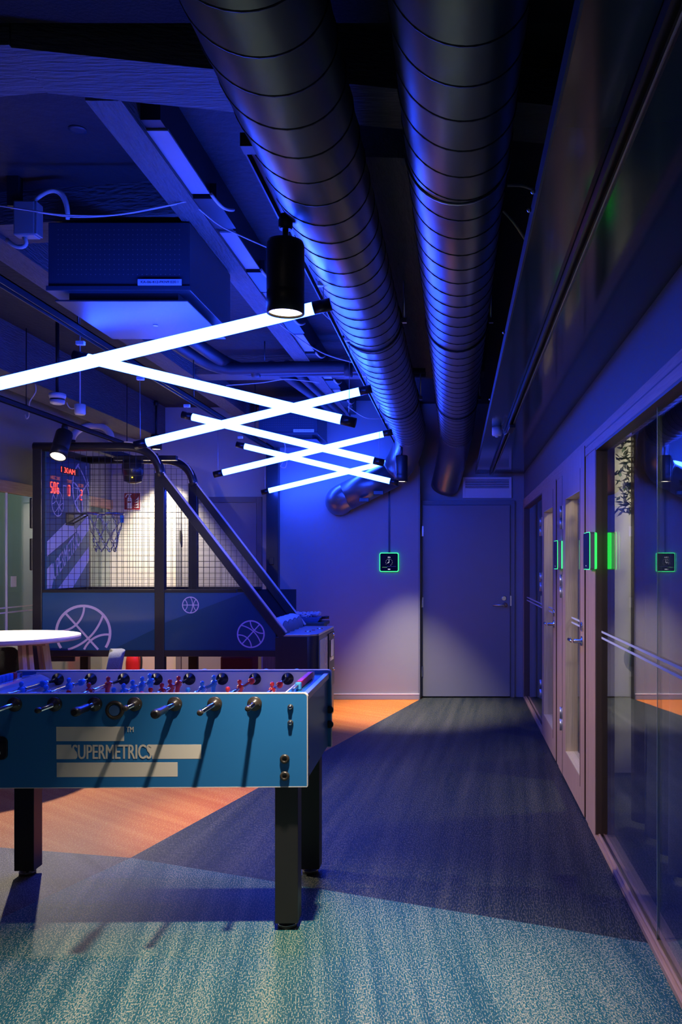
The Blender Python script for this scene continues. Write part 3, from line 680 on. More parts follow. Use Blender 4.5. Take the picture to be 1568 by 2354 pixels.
# loose cables
def cable(pts, r, lab, m='cable_white', segs=None):
    P = [Vector(p) for p in pts]; out = []
    for i in range(len(P)-1):
        p0 = P[max(i-1,0)]; p1 = P[i]; p2 = P[i+1]; p3 = P[min(i+2,len(P)-1)]
        for k in range(8):
            t_ = k/8; out.append(0.5*((2*p1)+(-p0+p2)*t_+(2*p0-5*p1+4*p2-p3)*t_*t_+(-p0+3*p1-3*p2+p3)*t_**3))
    out.append(P[-1])
    return tag(MB().tube(out, r, 6).build('loose_cable', m), lab, 'cable', 'loose ceiling cables')
cable([at(-20,470,3.62),at(70,484,3.62),at(150,494,3.62),at(260,494,3.62),at(370,475,3.62),at(437,461,3.62)], 0.003, 'thin pale cable sagging across above the perforated unit')
cable([at(88,488,3.63),at(180,499,3.63),at(300,490,3.63),at(437,462,3.65)], 0.003, 'second thin pale cable twisted along the first above the perforated unit')
cable([at(437,462,3.65),at(500,515,3.79),at(560,545,3.91),at(640,580,4.02)], 0.003, 'thin cable running from the concrete beam towards the large spotlight')
cable([at(630,735,4.94),at(690,780,4.94),at(750,815,5.06),at(830,838,5.17)], 0.004, 'thin cable sagging below the duct behind the spotlight')
cable([at(520,886,5.98),at(600,880,5.98),at(660,872,5.98),at(735,880,5.98)], 0.003, 'thin cable hung above the second blue tube')
cable([at(725,700,4.6),at(760,735,4.71),at(800,752,4.94)], 0.003, 'short cable behind the end of the nearest tube')
cable([at(80,879,6.44),at(82,900,6.44),at(68,925,6.44),at(66,955,6.44),at(61,962,6.44),at(58,953,6.44)], 0.005, 'white hooked cable end hanging at the far left')
cable([at(1166,426,3.33),at(1200,427,3.33),at(1232,438,3.33)], 0.006, 'brown cable between duct and soffit, upper one')
cable([at(1157,485,3.45),at(1180,510,3.45),at(1209,552,3.45)], 0.006, 'brown cable between duct and soffit, lower one')
cable([at(800,935,6.44),at(840,960,6.55),at(880,962,6.67)], 0.003, 'thin cable behind the third tube end')
cable([at(650,1010,8.39),at(656,1030,8.39),at(650,1062,8.39),at(645,1072,8.39),at(656,1074,8.39),at(660,1056,8.39)], 0.006, 'white looped cable hanging behind the far tubes')
# white curved flexible pipe over the arcade game
p = at(210, 1012, 8.25)
o = thing('flexible_hose', p, 'white curved hose arching above the basketball game', 'hose')
MB().tube([p+Vector((0.17*math.cos(PI*i/16)*1.1, 0.05*math.sin(PI*i/16), 0.15*math.sin(PI*i/16))) for i in range(17)], 0.032, 12).build('hose_pipe', 'white_plastic', o)
MB().cyl(p+Vector((-0.187,0,-0.03)), p+Vector((-0.187,0,0.002)), 0.036, 12).build('hose_end', 'black', o)
MB().cyl(p+Vector((0.0,0.05,0.17)), (p.x,p.y+0.05,ZC), 0.006, 8).build('hose_hanger', 'black', o)

# ================================================================== BACK WALL THINGS
o = thing('air_grille', (0.33,YD,2.19), 'white rectangular ventilation grille above the grey door', 'ventilation grille')
x0, x1, z0, z1 = 0.075, 0.585, 2.082, 2.300
MB().box(x0,x0+0.025,YD-0.02,YD,z0,z1).box(x1-0.025,x1,YD-0.02,YD,z0,z1).box(x0+0.025,x1-0.025,YD-0.02,YD,z1-0.022,z1).box(x0+0.025,x1-0.025,YD-0.02,YD,z0,z0+0.022).build('frame', 'white_metal', o, 0.002)
bx('backing', 'black', o, x0+0.02, x1-0.02, YD-0.002, YD-0.001, z0+0.02, z1-0.02)
bx('lower_plate', 'white_metal', o, x0+0.025, x1-0.025, YD-0.015, YD-0.008, z0+0.022, z0+0.105)
for i in range(5):
    z = z0+0.112+i*0.0175; bx('slat', 'white_metal', o, x0+0.025, x1-0.025, YD-0.016, YD-0.004, z, z+0.0085)
MB().lathe([(0.075,0),(0.075,-0.003)], (0.31,YD-0.003,2.165), 'Y', 28).build('duct_opening', 'brown_black', o)
# room control panels with a green halo
def panel_back():
    x, z, hw = -0.682, 1.410, 0.0985
    o = thing('room_panel', (x,YB,z-hw), 'square room panel with a clock and green edge on the back wall', 'touch panel', 'room booking panels')
    b = MB(); fl = Flat((x,YB-0.030,z),(1,0,0),(0,0,1),(0,-1,0),0.0005)
    def rr(hw_, r): return [(sx*(hw_-r)+r*math.cos(a), sz*(hw_-r)+r*math.sin(a)) for sx, sz, a0 in ((1,1,0),(-1,1,PI/2),(-1,-1,PI),(1,-1,1.5*PI)) for a in [a0+k*PI/12 for k in range(7)]]
    b.prism(rr(hw,0.018), (x,YB,z), (1,0,0),(0,0,1),(0,-1,0), 0.010, 0.022).build('light_edge', 'green_thin', o)
    MB().prism(rr(hw-0.02,0.01), (x,YB,z), (1,0,0),(0,0,1),(0,-1,0), 0.0, 0.012).build('wall_box', 'black', o)
    MB().prism(rr(hw-0.008,0.014), (x,YB,z), (1,0,0),(0,0,1),(0,-1,0), 0.012, 0.028).build('screen', 'screen', o)
    fl = Flat((x,YB-0.0281,z),(1,0,0),(0,0,1),(0,-1,0),0.0005)
    m = MB()
    for k in range(12):
        a = k*PI/6
        if k == 6 or k == 7: continue
        fl.rect(m, 0.034*math.sin(a)-0.0018, 0.034*math.sin(a)+0.0018, 0.034*math.cos(a)-0.0018, 0.034*math.cos(a)+0.0018)
    fl.line(m, [(0,0),(0,0.030)], 0.003); fl.line(m, [(0.001,0),(-0.016,-0.009)], 0.005)
    fl.rect(m, -0.012, 0.012, -0.076, -0.068)
    m.build('clock_face', 'screen_white', o)
    text('screen_text', 'SPA', fl, -0.013, 0.045, 0.028, 0.011, 'screen_white', o, 0.02)
    g = MB(); fl.rect(g, -0.070, -0.020, -0.0535, -0.0485); g.build('screen_caption', 'screen_green', o)
    g = MB(); fl.rect(g, -0.020, 0.072, -0.0445, -0.0425); g.build('screen_line', 'device_grey', o)
    bx('cable_conduit', 'black', o, x-0.008, x+0.008, YB-0.012, YB, z+hw, 2.28)
panel_back()
def panel_side(y, z, lab, glow):
    hw = 0.095
    o = thing('room_panel', (XR,y,z-hw), lab, 'touch panel', 'room booking panels')
    def rr(hw_, r): return [(sx*(hw_-r)+r*math.cos(a), sz*(hw_-r)+r*math.sin(a)) for sx, sz, a0 in ((1,1,0),(-1,1,PI/2),(-1,-1,PI),(1,-1,1.5*PI)) for a in [a0+k*PI/12 for k in range(7)]]
    f = ((XR,y,z),(0,1,0),(0,0,1),(-1,0,0))
    MB().prism(rr(hw-0.004,0.012), *f, 0.0, 0.012).build('light_base', 'green_glow' if glow else 'green_thin', o)
    MB().prism(rr(hw,0.014), *f, 0.012, 0.034).build('back_shell', 'device_grey', o)
    MB().prism(rr(hw,0.014), *f, 0.034, 0.038).build('light_edge', 'green_thin', o)
    MB().prism(rr(hw-0.004,0.012), *f, 0.036, 0.041).build('screen', 'screen', o)
    MB().lathe([(0.003,0),(0.003,-0.0006)], (XR-0.041,y,z-0.075), 'X', 10).build('home_dot', 'screen_white', o)
panel_side(4.43, 1.457, 'green glowing room panel on the oak post of the nearer door', True)
panel_side(5.80, 1.452, 'thin green edged room panel on the oak post of the farther door', False)
# black steel column
o = thing('steel_column', (-1.865,8.9,0), 'black steel column at the corner of the blue back wall', 'column')
bx('shaft', 'black_sat', o, -1.926, -1.805, 8.84, 8.94, 0, ZC, 0.004)
bx('socket_box', 'black_plastic', o, -1.895, -1.845, 8.825, 8.84, 1.385, 1.46, 0.004)
# extinguisher sign and extinguisher
o = thing('safety_sign', (-3.46,YBL,1.95), 'dark red fire extinguisher sign on the cream wall', 'sign')
x0 = (285-1047.5)*YBL/2000; x1 = (324-1047.5)*YBL/2000; z0 = H-(1173-1297)*YBL/2000; z1 = H-(1132-1297)*YBL/2000
bx('border', 'sign_white', o, x0, x1, YBL-0.006, YBL, z0, z1)
bx('plate', 'sign_red', o, x0+0.006, x1-0.006, YBL-0.008, YBL-0.006, z0+0.006, z1-0.006)
fl = Flat((x0,YBL-0.008,z0),(1,0,0),(0,0,1),(0,-1,0),0.001); m = MB(); W_, H_ = x1-x0, z1-z0
fl.poly(m, [(W_*0.20,H_*0.10),(W_*0.48,H_*0.10),(W_*0.48,H_*0.62),(W_*0.42,H_*0.72),(W_*0.26,H_*0.72),(W_*0.20,H_*0.62)])
fl.rect(m, W_*0.29, W_*0.40, H_*0.74, H_*0.84)
fl.line(m, [(W_*0.12,H_*0.72),(W_*0.16,H_*0.84),(W_*0.28,H_*0.90),(W_*0.46,H_*0.88)], 0.010)
for q in range(4): fl.poly(m, [(W_*(0.60+0.02*q),H_*(0.15+0.13*q)),(W_*0.90,H_*(0.12+0.16*q)),(W_*(0.88),H_*(0.34+0.15*q)),(W_*0.80,H_*(0.20+0.15*q))])
m.build('pictogram', 'sign_white', o)
m = MB(); fl2 = Flat((x0,YBL-0.0091,z0),(1,0,0),(0,0,1),(0,-1,0),0.0006); fl2.rect(m, W_*0.24, W_*0.44, H_*0.42, H_*0.50); m.build('pictogram_band', 'sign_red', o)
o = thing('fire_extinguisher', (-3.40,9.18,0), 'red fire extinguisher standing below the sign, seen under the game', 'fire extinguisher')
MB().lathe([(0.075,0.0),(0.078,0.02),(0.078,0.36),(0.065,0.43),(0.03,0.47),(0.022,0.50)], (-3.40,9.18,0)).build('cylinder', 'red_plastic', o)
MB().box(-3.42,-3.38,9.165,9.195,0.50,0.53).box(-3.44,-3.36,9.17,9.19,0.535,0.55).build('valve', 'black', o)
MB().tube(bez((-3.38,9.17,0.51),(-3.28,9.15,0.5),(-3.29,9.12,0.3),(-3.31,9.11,0.2),10), 0.011, 8).build('hose', 'black', o)

# ================================================================== FOOSBALL TABLE
FT = thing('foosball_table', (-0.558,3.268,0), 'teal blue foosball table with a cream striped logo on black legs', 'foosball table', rz=R(1.0))
FT['_local'] = 1
LT, WT, ZB, ZTp = 1.433, 0.737, 0.555, 0.904
def ft(mb, name, m, par=None, bevel=0.0):
    o = mb.build(name, m, None, bevel); o.parent = par or FT; return o
def side_poly():
    r = 0.014; pts = [(-LT,ZB),(0,ZB)]
    pts += [(-r+r*math.cos(a), ZTp-r+r*math.sin(a)) for a in [k*PI/10 for k in range(6)]]
    pts += [(-LT+r-r*math.sin(a), ZTp-r+r*math.cos(a)) for a in [k*PI/10 for k in range(6)]]
    return pts
sp = side_poly()
fp = ft(MB().prism(sp, (0,0,0),(1,0,0),(0,0,1),(0,1,0), 0.0, 0.022), 'front_panel', 'ft_blue')
rp_ = ft(MB().prism(sp, (0,0,0),(1,0,0),(0,0,1),(0,1,0), WT-0.022, WT), 'rear_panel', 'ft_blue')
def edging(y0, y1, par):
    mb = MB(); n = len(sp)
    for i in range(n):
        a, b = Vector(sp[i]), Vector(sp[(i+1) % n])
        if a.y == ZB and b.y == ZB: continue
        d = (b-a).normalized(); p = Vector((d.y, -d.x))*0.0025
        q = [a-p*0.2, b-p*0.2, b+p, a+p]
        mb.prism([(v.x,v.y) for v in q], (0,0,0),(1,0,0),(0,0,1),(0,1,0), y0, y1)
    return ft(mb, 'edge_trim', 'trim_pale', par)
edging(-0.0005, 0.0225, fp); edging(WT-0.0225, WT+0.0005, rp_)
ft(MB().box(-1.335,-0.104,0.022,0.030,0.79,0.898), 'inner_wall', 'ft_white')
ft(MB().box(-1.335,-0.104,WT-0.030,WT-0.022,0.79,0.898), 'inner_wall', 'ft_white')
ft(MB().box(-1.42,-0.02,0.022,WT-0.022,0.782,0.798), 'playing_field', 'field')
ft(MB().box(-1.42,-0.02,0.022,WT-0.022,ZB+0.004,ZB+0.02), 'base_board', 'black')
ft(MB().box(-0.030,-0.014,0.022,WT-0.022,ZB+0.004,0.872), 'end_panel', 'ft_end')
ft(MB().box(-LT+0.014,-LT+0.030,0.022,WT-0.022,ZB+0.004,0.872), 'end_panel', 'ft_end')
ft(MB().box(-0.031,-0.009,0.022,WT-0.022,0.866,0.892), 'corner_trim', 'alu', None, 0.002)
ft(MB().box(-LT+0.009,-LT+0.031,0.022,WT-0.022,0.866,0.892), 'corner_trim', 'alu', None, 0.002)
ft(MB().box(-0.105,-0.031,0.022,WT-0.022,0.868,0.886), 'end_ledge', 'ft_ledge')
ft(MB().box(-LT+0.031,-1.335,0.022,WT-0.022,0.868,0.886), 'end_ledge', 'ft_ledge')
ft(MB().box(-0.108,-0.102,0.022,WT-0.022,0.80,0.8885), 'goal_board', 'trim_pale')
# curved pale ramp at the left end
prof = [(-1.338,0.800)]+[(-1.338+0.105*math.sin(k/8*PI/2), 0.800+0.092*math.cos(k/8*PI/2)) for k in range(9)]
ft(MB().prism(prof, (0,0,0),(1,0,0),(0,0,1),(0,1,0), 0.032, WT-0.032), 'curved_ramp', 'ramp')
# logo
fl = Flat((0,0,0),(1,0,0),(0,0,1),(0,-1,0),0.0004)
def U(px): return (px-706)/612
def V(py): return 0.904-(py-1594)/612
m = MB(); fl.rect(m, U(134), U(288), V(1701.5), V(1668.5)); ft(m, 'logo_stripe', 'logo', fp)
m = MB(); fl.rect(m, U(135), U(410), V(1783.5), V(1750.5)); ft(m, 'logo_stripe', 'logo', fp)
def scurve(u0, u1, v0, v1, flip):
    pts = []
    for k in range(13):
        t_ = k/12; pts.append((u0+(u1-u0)*(0.5-0.5*math.cos(PI*t_))*1.0, v1+(v0-v1)*t_))
    return pts
zt_, zb_ = V(1709.5), V(1742.5)
m = MB(); fl.poly(m, [(U(134.5),zb_),(U(134.5),zt_),(U(168),zt_)]+[(U(168+8*math.sin(PI*k/10)*0+ 12*(k/10)),zt_+(zb_-zt_)*(0.18+0.62*k/10)) for k in range(11)]+[(U(179),zb_+(zt_-zb_)*0.08),(U(174),zb_)]); ft(m, 'logo_stripe', 'logo', fp)
m = MB(); fl.poly(m, [(U(348),zt_-0.001),(U(464),zt_-0.001),(U(464),zb_-0.0005),(U(352),zb_-0.0005),(U(352),zb_+0.012),(U(343),zt_-0.022),(U(343),zt_-0.008)]); ft(m, 'logo_stripe', 'logo', fp)
o = text('logo_lettering', 'SUPERMETRICS', fl, U(170), zb_, U(351)-U(170), zt_-zb_, 'logo', None, 0.035); o.parent = fp
o = text('logo_lettering', 'TM', fl, U(293), V(1681), U(310)-U(293), V(1669)-V(1681), 'logo', None, 0.03); o.parent = fp
# bolts
for zx, r, mt in (((668,1625),0.011,'chrome'),((668,1661),0.011,'chrome')):
    b = ft(MB().lathe([(r,0),(r,-0.004),(r*0.75,-0.007)], (U(zx[0]),0,V(zx[1])), 'Y', 20), 'bolt', 'brown_black', fp)
    m = MB().lathe([(r*0.72,-0.006),(r*0.6,-0.011),(r*0.2,-0.012)], (U(zx[0]),0,V(zx[1])), 'Y', 16); ft(m, 'bolt', 'chrome', fp)
for zx in ((655,1744),(655,1783)):
    ft(MB().lathe([(0.018,0),(0.018,-0.006),(0.014,-0.010),(0.008,-0.010),(0.007,-0.006),(0.003,-0.006)], (U(zx[0]),0,V(zx[1])), 'Y', 22), 'bolt', 'brown_black', fp)
for z in (V(1664+40), V(1700+45)):
    ft(MB().lathe([(0.017,0),(0.017,-0.010),(0.012,-0.016)], (-0.005,WT-0.022,z), 'Y', 20), 'bolt_cap', 'black_plastic', rp_)
    ft(MB().sphere((-0.012,0.05,z-0.07), 0.014, 14, 8), 'bolt_cap', 'brown_black')
# ball entry ring and ball return
cx, cz = U(267), V(1631)
ft(MB().lathe([(0.021,0),(0.024,-0.008),(0.033,-0.008),(0.036,0.0)], (cx,0,cz), 'Y', 28, caps=False), 'ball_entry_ring', 'brown_black', fp)
ft(MB().lathe([(0.0205,-0.0065),(0.012,-0.003),(0.002,-0.001)], (cx,0,cz), 'Y', 28), 'ball_chute', 'tray_blue', fp)
def rrect(u0,u1,v0,v1,r): return [(x,y) for cx_,cy_,a0 in ((u1-r,v1-r,0),(u0+r,v1-r,PI/2),(u0+r,v0+r,PI),(u1-r,v0+r,1.5*PI)) for x,y in [(cx_+r*math.cos(a0+k*PI/8), cy_+r*math.sin(a0+k*PI/8)) for k in range(5)]]
ft(MB().prism(rrect(U(-60),U(24.5),V(1743),V(1690),0.02), (0,0,0),(1,0,0),(0,0,1),(0,-1,0), 0.0, 0.008), 'ball_return_frame', 'black_plastic', fp, 0.003)
ft(MB().prism(rrect(U(-52),U(17),V(1736),V(1698),0.014), (0,0,0),(1,0,0),(0,0,1),(0,-1,0), 0.0081, 0.0086), 'ball_return_opening', 'chute', fp)
ft(MB().sphere((U(3),-0.006,V(1727)), 0.012, 14, 10), 'ball', 'white_plastic', fp)
# legs
for lx in (-0.0835, -1.3495):
    for ly in (0.034, 0.62):
        l = ft(MB().box(lx-0.0437,lx+0.0437,ly,ly+0.085,0.026,ZB+0.01), 'leg', 'black', None, 0.003)
        ft(MB().lathe([(0.036,0.0),(0.036,0.010),(0.033,0.013)], (lx-0.003,ly+0.042,0.0), n=24), 'foot', 'brown_black', l)
        ft(MB().tube([(lx-0.003+0.0345*math.cos(2*PI*i/28),ly+0.042+0.0345*math.sin(2*PI*i/28),0.0125) for i in range(28)], 0.0012, 5, True), 'foot_ring', 'chrome', l)
        ft(MB().cyl((lx-0.003,ly+0.042,0.01),(lx-0.003,ly+0.042,0.03),0.008,10), 'foot_stem', 'steel', l)
# rods and players
ZR = 0.867
prof_p = [(0.003,0.0375),(0.009,0.0345),(0.0115,0.028),(0.010,0.0215),(0.0065,0.0175),(0.0065,0.0155),(0.0135,0.0125),(0.0165,0.004),(0.0155,-0.008),(0.0125,-0.016),(0.0115,-0.03),(0.0100,-0.048),(0.0115,-0.056),(0.0115,-0.065)]
pm = MB().lathe(prof_p, n=16, ex=0.80, ey=1.0)
me_p = pm.build('player', 'red_plastic', None); pme = me_p.data; bpy.data.objects.remove(me_p)
pme_b = pme.copy(); pme_b.materials.clear(); pme_b.materials.append(M['blue_plastic'])
esc = MB().lathe([(0.0272,0),(0.0272,-0.006),(0.024,-0.009),(0.013,-0.009),(0.0115,-0.030),(0.009,-0.030)], n=28, axis='Y').build('escutcheon', 'brown_black', None); eme = esc.data; bpy.data.objects.remove(esc)
esr = MB().lathe([(0.0272,0),(0.0272,-0.004),(0.012,-0.006),(0.011,-0.020)], n=28, axis='Y').build('escutcheon', 'black_plastic', None); erme = esr.data; bpy.data.objects.remove(esr)
scr = MB().lathe([(0.0032,-0.0085),(0.0028,-0.0108),(0.001,-0.011)], n=10, axis='Y').build('screw', 'chrome', None); sme = scr.data; bpy.data.objects.remove(scr)
def inst(name, me, loc, par, rx=0.0, ry=0.0):
    o = bpy.data.objects.new(name, me); COL.objects.link(o); o.parent = par; o.location = loc; o.rotation_euler = (rx, ry, 0); return o
rods = [('r',0.123,[0.327],0.507,0), ('r',0.21,[0.406,0.194],0.63,0), ('b',0.236,[0.552,0.361,0.176],None,1), ('r',0.108,[0.532,0.427,0.307,0.18,0.07],None,0),
        ('b',0.186,[0.617,0.508,0.40,0.29,0.18],None,1), ('r',0.147,[0.516,0.317,0.118],None,0), ('b',0.29,[0.475,0.255],0.60,1), ('b',0.27,[0.36],0.56,1)]
for i, (tm, fr, ys, bump_y, handle_front) in enumerate(rods):
    x = -0.196-i*0.1487
    rear = WT+(0.06 if handle_front else 0.12)
    rod = ft(MB().cyl((x,-fr+0.012,ZR),(x,rear,ZR),0.0082,14), 'rod', 'chrome')
    inst('escutcheon', eme, (x,0,ZR), FT); inst('escutcheon', erme, (x,WT-0.030,ZR), FT)
    for s in (-1, 1): inst('screw', sme, (x+s*0.0195,0,ZR-0.002), FT)
    for k, y in enumerate(ys):
        inst('player', pme if tm == 'r' else pme_b, (x,y,ZR), rod, 0, R([4,-3,2,6,-5][(i+k) % 5]))
        ft(MB().lathe([(0.0125,-0.004),(0.0135,0),(0.0125,0.004)], (x,y+0.026,ZR), 'Y', 14), 'collar', 'chrome', rod)
    if bump_y:
        ft(MB().lathe([(0.011,-0.010),(0.0145,-0.008),(0.0145,0.004),(0.012,0.009),(0.011,0.014)], (x,bump_y,ZR), 'Y', 18), 'bumper', 'red_plastic' if tm == 'r' else 'blue_plastic', rod)
        ft(MB().lathe([(0.013,0.014),(0.014,0.018),(0.013,0.022),(0.014,0.026),(0.012,0.03)], (x,bump_y,ZR), 'Y', 16), 'spring', 'chrome', rod)
    hp = [(0.009,0.0),(0.014,-0.006),(0.0155,-0.02),(0.014,-0.045),(0.015,-0.075),(0.0175,-0.100),(0.0165,-0.115),(0.010,-0.122)]
    if handle_front: ft(MB().lathe(hp, (x,-fr+0.122,ZR), 'Y', 12), 'handle', 'black_plastic', rod)
    else:
        ft(MB().lathe([(0.0085,0.004),(0.0105,0.0),(0.0115,-0.010),(0.009,-0.018),(0.004,-0.020)], (x,-fr+0.018,ZR), 'Y', 14), 'end_knob', 'brown_black', rod)
        ft(MB().lathe([(r_,-h_) for r_, h_ in hp], (x,WT+0.11,ZR), 'Y', 12), 'handle', 'blue_plastic', rod)
# score counters
def score(x, cols, y0, dy):
    rail = ft(MB().cyl((x,0.10,0.905),(x,WT-0.10,0.905),0.003,8).box(x-0.004,x+0.004,0.10,0.105,0.885,0.909).box(x-0.004,x+0.004,WT-0.105,WT-0.10,0.885,0.909), 'score_rail', 'steel')
    for k, c in enumerate(cols):
        y = y0+k*dy; ft(MB().box(x-0.0115,x+0.0115,y,y+abs(dy)*0.94,0.8875,0.9165), 'score_bead', {'r':'red_plastic','b':'blue_plastic','a':'aqua_plastic'}[c], rail, 0.004)
score(-0.068, 'a', 0.205, 0.034); score(-0.072, 'rrrrrrrrr', 0.265, 0.034)
score(-1.368, 'bbbbbbbbbr', 0.24, 0.034)

# ================================================================== BASKETBALL ARCADE GAME
YN, YF = 7.05, 8.00
AG = thing('basketball_arcade_game', (-2.3,7.5,0), 'black framed basketball arcade game with mesh sides and blue logo panels', 'arcade game')
def XA(px, Y=YN): return (px-1047.5)*Y/2000
def ZA(py, Y=YN): return H-(py-1297)*Y/2000
for k, (y0, y1) in enumerate(((YN,YN+0.06),(YF-0.06,YF))):
    ym = (y0+y1)/2
    bx('rear_post', 'black_sat', AG, -3.43, -3.355, y0, y1, 0, 2.36, 0.004)
    bx('middle_post', 'black_sat', AG, -2.441, -2.362, y0, y1, 0, 2.13, 0.004)
    pts = [Vector((-3.43,ym,2.345)), Vector((-2.72,ym,2.345))]+bez((-2.70,ym,2.345),(-2.52,ym,2.345),(-2.41,ym,2.27),(-2.395,ym,2.10),10)
    MB().tube(pts, 0.037, 10).build('top_rail', 'black_sat', AG)
    MB().tube([p+Vector((0.010,-0.022,0.037)) for p in pts[2:]], 0.006, 6).build('rail_trim', 'trim_pale', AG)
    MB().bar((-2.415,ym,2.13), (-1.40,ym,0.80), 0.06, 0.062, (0,0,1)).build('sloping_bar', 'black_sat', AG, 0.003)
    MB().bar((-2.372,y0+0.012,2.135), (-1.372,y0+0.012,0.838), 0.022, 0.012, (0,0,1)).build('bar_trim', 'trim_pale', AG)
    bx('middle_rail', 'black_sat', AG, -3.36, -1.78, y0+0.005, y1-0.005, 1.160, 1.184, 0.002)
    bx('bottom_rail', 'black_sat', AG, -3.36, -1.46, y0+0.003, y1-0.003, 0.640, 0.692, 0.003)
    bx('front_post', 'black_sat', AG, -1.462, -1.405, y0, y1, 0, 0.80, 0.003)
for (x, z) in ((-3.39,2.345),(-2.95,2.345)):
    bx('cross_rail', 'black_sat', AG, x-0.03, x+0.03, YN+0.05, YF-0.05, z-0.03, z+0.03)
for z in (1.17, 0.665): bx('cross_rail', 'black_sat', AG, -3.42, -3.37, YN+0.05, YF-0.05, z-0.03, z+0.03)
for z0, z1 in ((1.68,1.93),(1.34,1.60)): bx('latch', 'black_plastic', AG, -3.455, -3.43, YN, YN+0.05, z0, z1, 0.006)
bx('corner_gusset', 'black', AG, -3.36, -3.10, YN+0.02, YN+0.04, 0.60, 0.64)
# side art panels
pl = MB().box(-3.355,-2.441,YN+0.012,YN+0.026,0.692,1.160).build('side_panel', 'arc_blue', AG)
pr = MB().prism([(-2.362,0.692),(-1.462,0.692),(-1.462,ZA(1452)),(XA(566),1.160),(-2.362,1.160)], (0,0,0),(1,0,0),(0,0,1),(0,1,0), YN+0.012, YN+0.026).build('side_panel', 'arc_blue', AG)
fa = Flat((0,YN+0.012,0),(1,0,0),(0,0,1),(0,-1,0),0.0008)
m = MB(); fa.poly(m, [(XA(255),0.693),(-2.442,0.693),(-2.442,ZA(1446))]); m.build('panel_print', 'arc_navy', pl)
m = MB(); fa.poly(m, [(-2.361,ZA(1432)),(-2.361,0.693),(-1.463,0.693),(-1.463,ZA(1452)),(XA(566),1.159),(XA(560),1.159)]); m.build('panel_print', 'arc_navy', pr)
fb = Flat((0,YN+0.0110,0),(1,0,0),(0,0,1),(0,-1,0),0.0006)
m = MB(); basketball_graphic(m, fb, XA(190), ZA(1455), 62*YN/2000, R(-48), 0.017, (-3.35,-2.45,0.694,1.15)); m.build('basketball_print', 'arc_lilac', pl)
m = MB(); basketball_graphic(m, fb, XA(437), ZA(1391), 18.3*YN/2000, R(0), 0.006); m.build('basketball_print', 'arc_lilac', pr)
m = MB(); basketball_graphic(m, fb, XA(576), ZA(1458), 30.5*YN/2000, R(48), 0.009); m.build('basketball_print', 'arc_lilac', pr)
bx('far_panel', 'chute', AG, -3.355, -1.462, YF-0.03, YF-0.015, 0.692, 1.160)
# wire mesh sides
def wiremesh(y, name):
    mb = MB(); r = 0.0013; c = 0.050
    x = -3.355+c
    while x < -1.80:
        if not (-2.441 < x < -2.362):
            zt = 2.32 if x < -2.60 else (2.10-(x+2.60)*0.1 if x < -2.40 else 2.10-(x+2.40)*1.31)
            if x < -2.441 and x > -2.60: zt = 2.26
            if zt > 1.2: mb.bar((x,y,1.180),(x,y,zt), 2*r, 2*r, (1,0,0))
        x += c
    z = 1.184+c*0.6
    while z < 2.32:
        xe = -2.44 if z > 2.1 else -2.40-(z-2.12)/1.31
        mb.bar((-3.355,y,z),(xe,y,z), 2*r, 2*r); z += c
    return mb.build(name, 'black_sat', AG)
wiremesh(YN+0.035, 'wire_mesh'); wiremesh(YF-0.035, 'wire_mesh')
# backboard with print
XB = -3.345
bd = bx('backboard', 'arc_blue', AG, XB-0.015, XB, YN+0.06, YF-0.06, 1.184, 2.31)
fB = Flat((XB,YN,0),(0,1,0),(0,0,1),(1,0,0),0.0008)
fB2 = Flat((XB+0.0009,YN,0),(0,1,0),(0,0,1),(1,0,0),0.0006)
fB3 = Flat((XB+0.0016,YN,0),(0,1,0),(0,0,1),(1,0,0),0.0006)
# on the backboard: u = distance from the near side, v = height
m = MB(); fB.poly(m, [(0.07,1.186),(0.88,1.186),(0.88,1.72),(0.07,1.45)]); m.build('board_print', 'arc_teal', bd)
m = MB()
fB2.poly(m, [(0.07,1.455),(0.07,1.575),(0.50,1.79),(0.62,1.68)])
fB2.poly(m, [(0.07,1.19),(0.07,1.35),(0.16,1.40),(0.20,1.30),(0.15,1.19)])
fB2.poly(m, [(0.62,1.70),(0.80,1.80),(0.88,1.845),(0.88,1.70),(0.72,1.60)])
fB2.poly(m, [(0.27,1.186),(0.88,1.55),(0.88,1.42),(0.55,1.186)])
m.build('board_stripe', 'arc_pale', bd)
def slanted_text(body, u0, v0, du, dv, hgt, lean, m, par, bold=0.03):
    g = text_mesh(body, 0.0); xs = [v.co.x for v in g.vertices]; ys = [v.co.y for v in g.vertices]
    x0, x1, y0, y1 = min(xs), max(xs), min(ys), max(ys); P = []
    for v in g.vertices:
        a = (v.co.x-x0)/(x1-x0); b = (v.co.y-y0)/(y1-y0)
        P.append(Vector((XB+0.0022, YN+u0+a*du+lean*b, v0+a*dv+b*hgt)))
    g = heavy(g, P, (Vector((0,du,dv))*bold/(x1-x0), Vector((1,0,0))))
    return mkobj('board_lettering', g, m, par)
slanted_text('SUPERMETRICS', 0.15, 1.225, 0.58, 0.365, 0.145, -0.02, 'arc_pale', bd)
slanted_text('TM', 0.50, 1.72, 0.07, 0.035, 0.055, -0.01, 'arc_pale', bd, 0.010)
m = MB(); basketball_graphic(m, fB2, 0.26, 1.90, 0.105, R(-40), 0.008); m.build('basketball_print', 'arc_pale', bd)
m = MB(); basketball_graphic(m, fB2, 0.78, 2.07, 0.235, R(35), 0.016, (0.07,0.885,1.19,2.29)); m.build('basketball_print', 'arc_pale', bd)
m = MB(); basketball_graphic(m, fB3, 0.83, 1.245, 0.045, R(10), 0.004); m.build('basketball_print', 'arc_teal', bd)
m = MB(); fB2.line(m, [(0.36,1.86),(0.36,2.06),(0.42,2.06)], 0.010); fB2.line(m, [(0.54,2.06),(0.64,2.06),(0.64,1.86)], 0.010); m.build('target_square', 'arc_pale', bd)
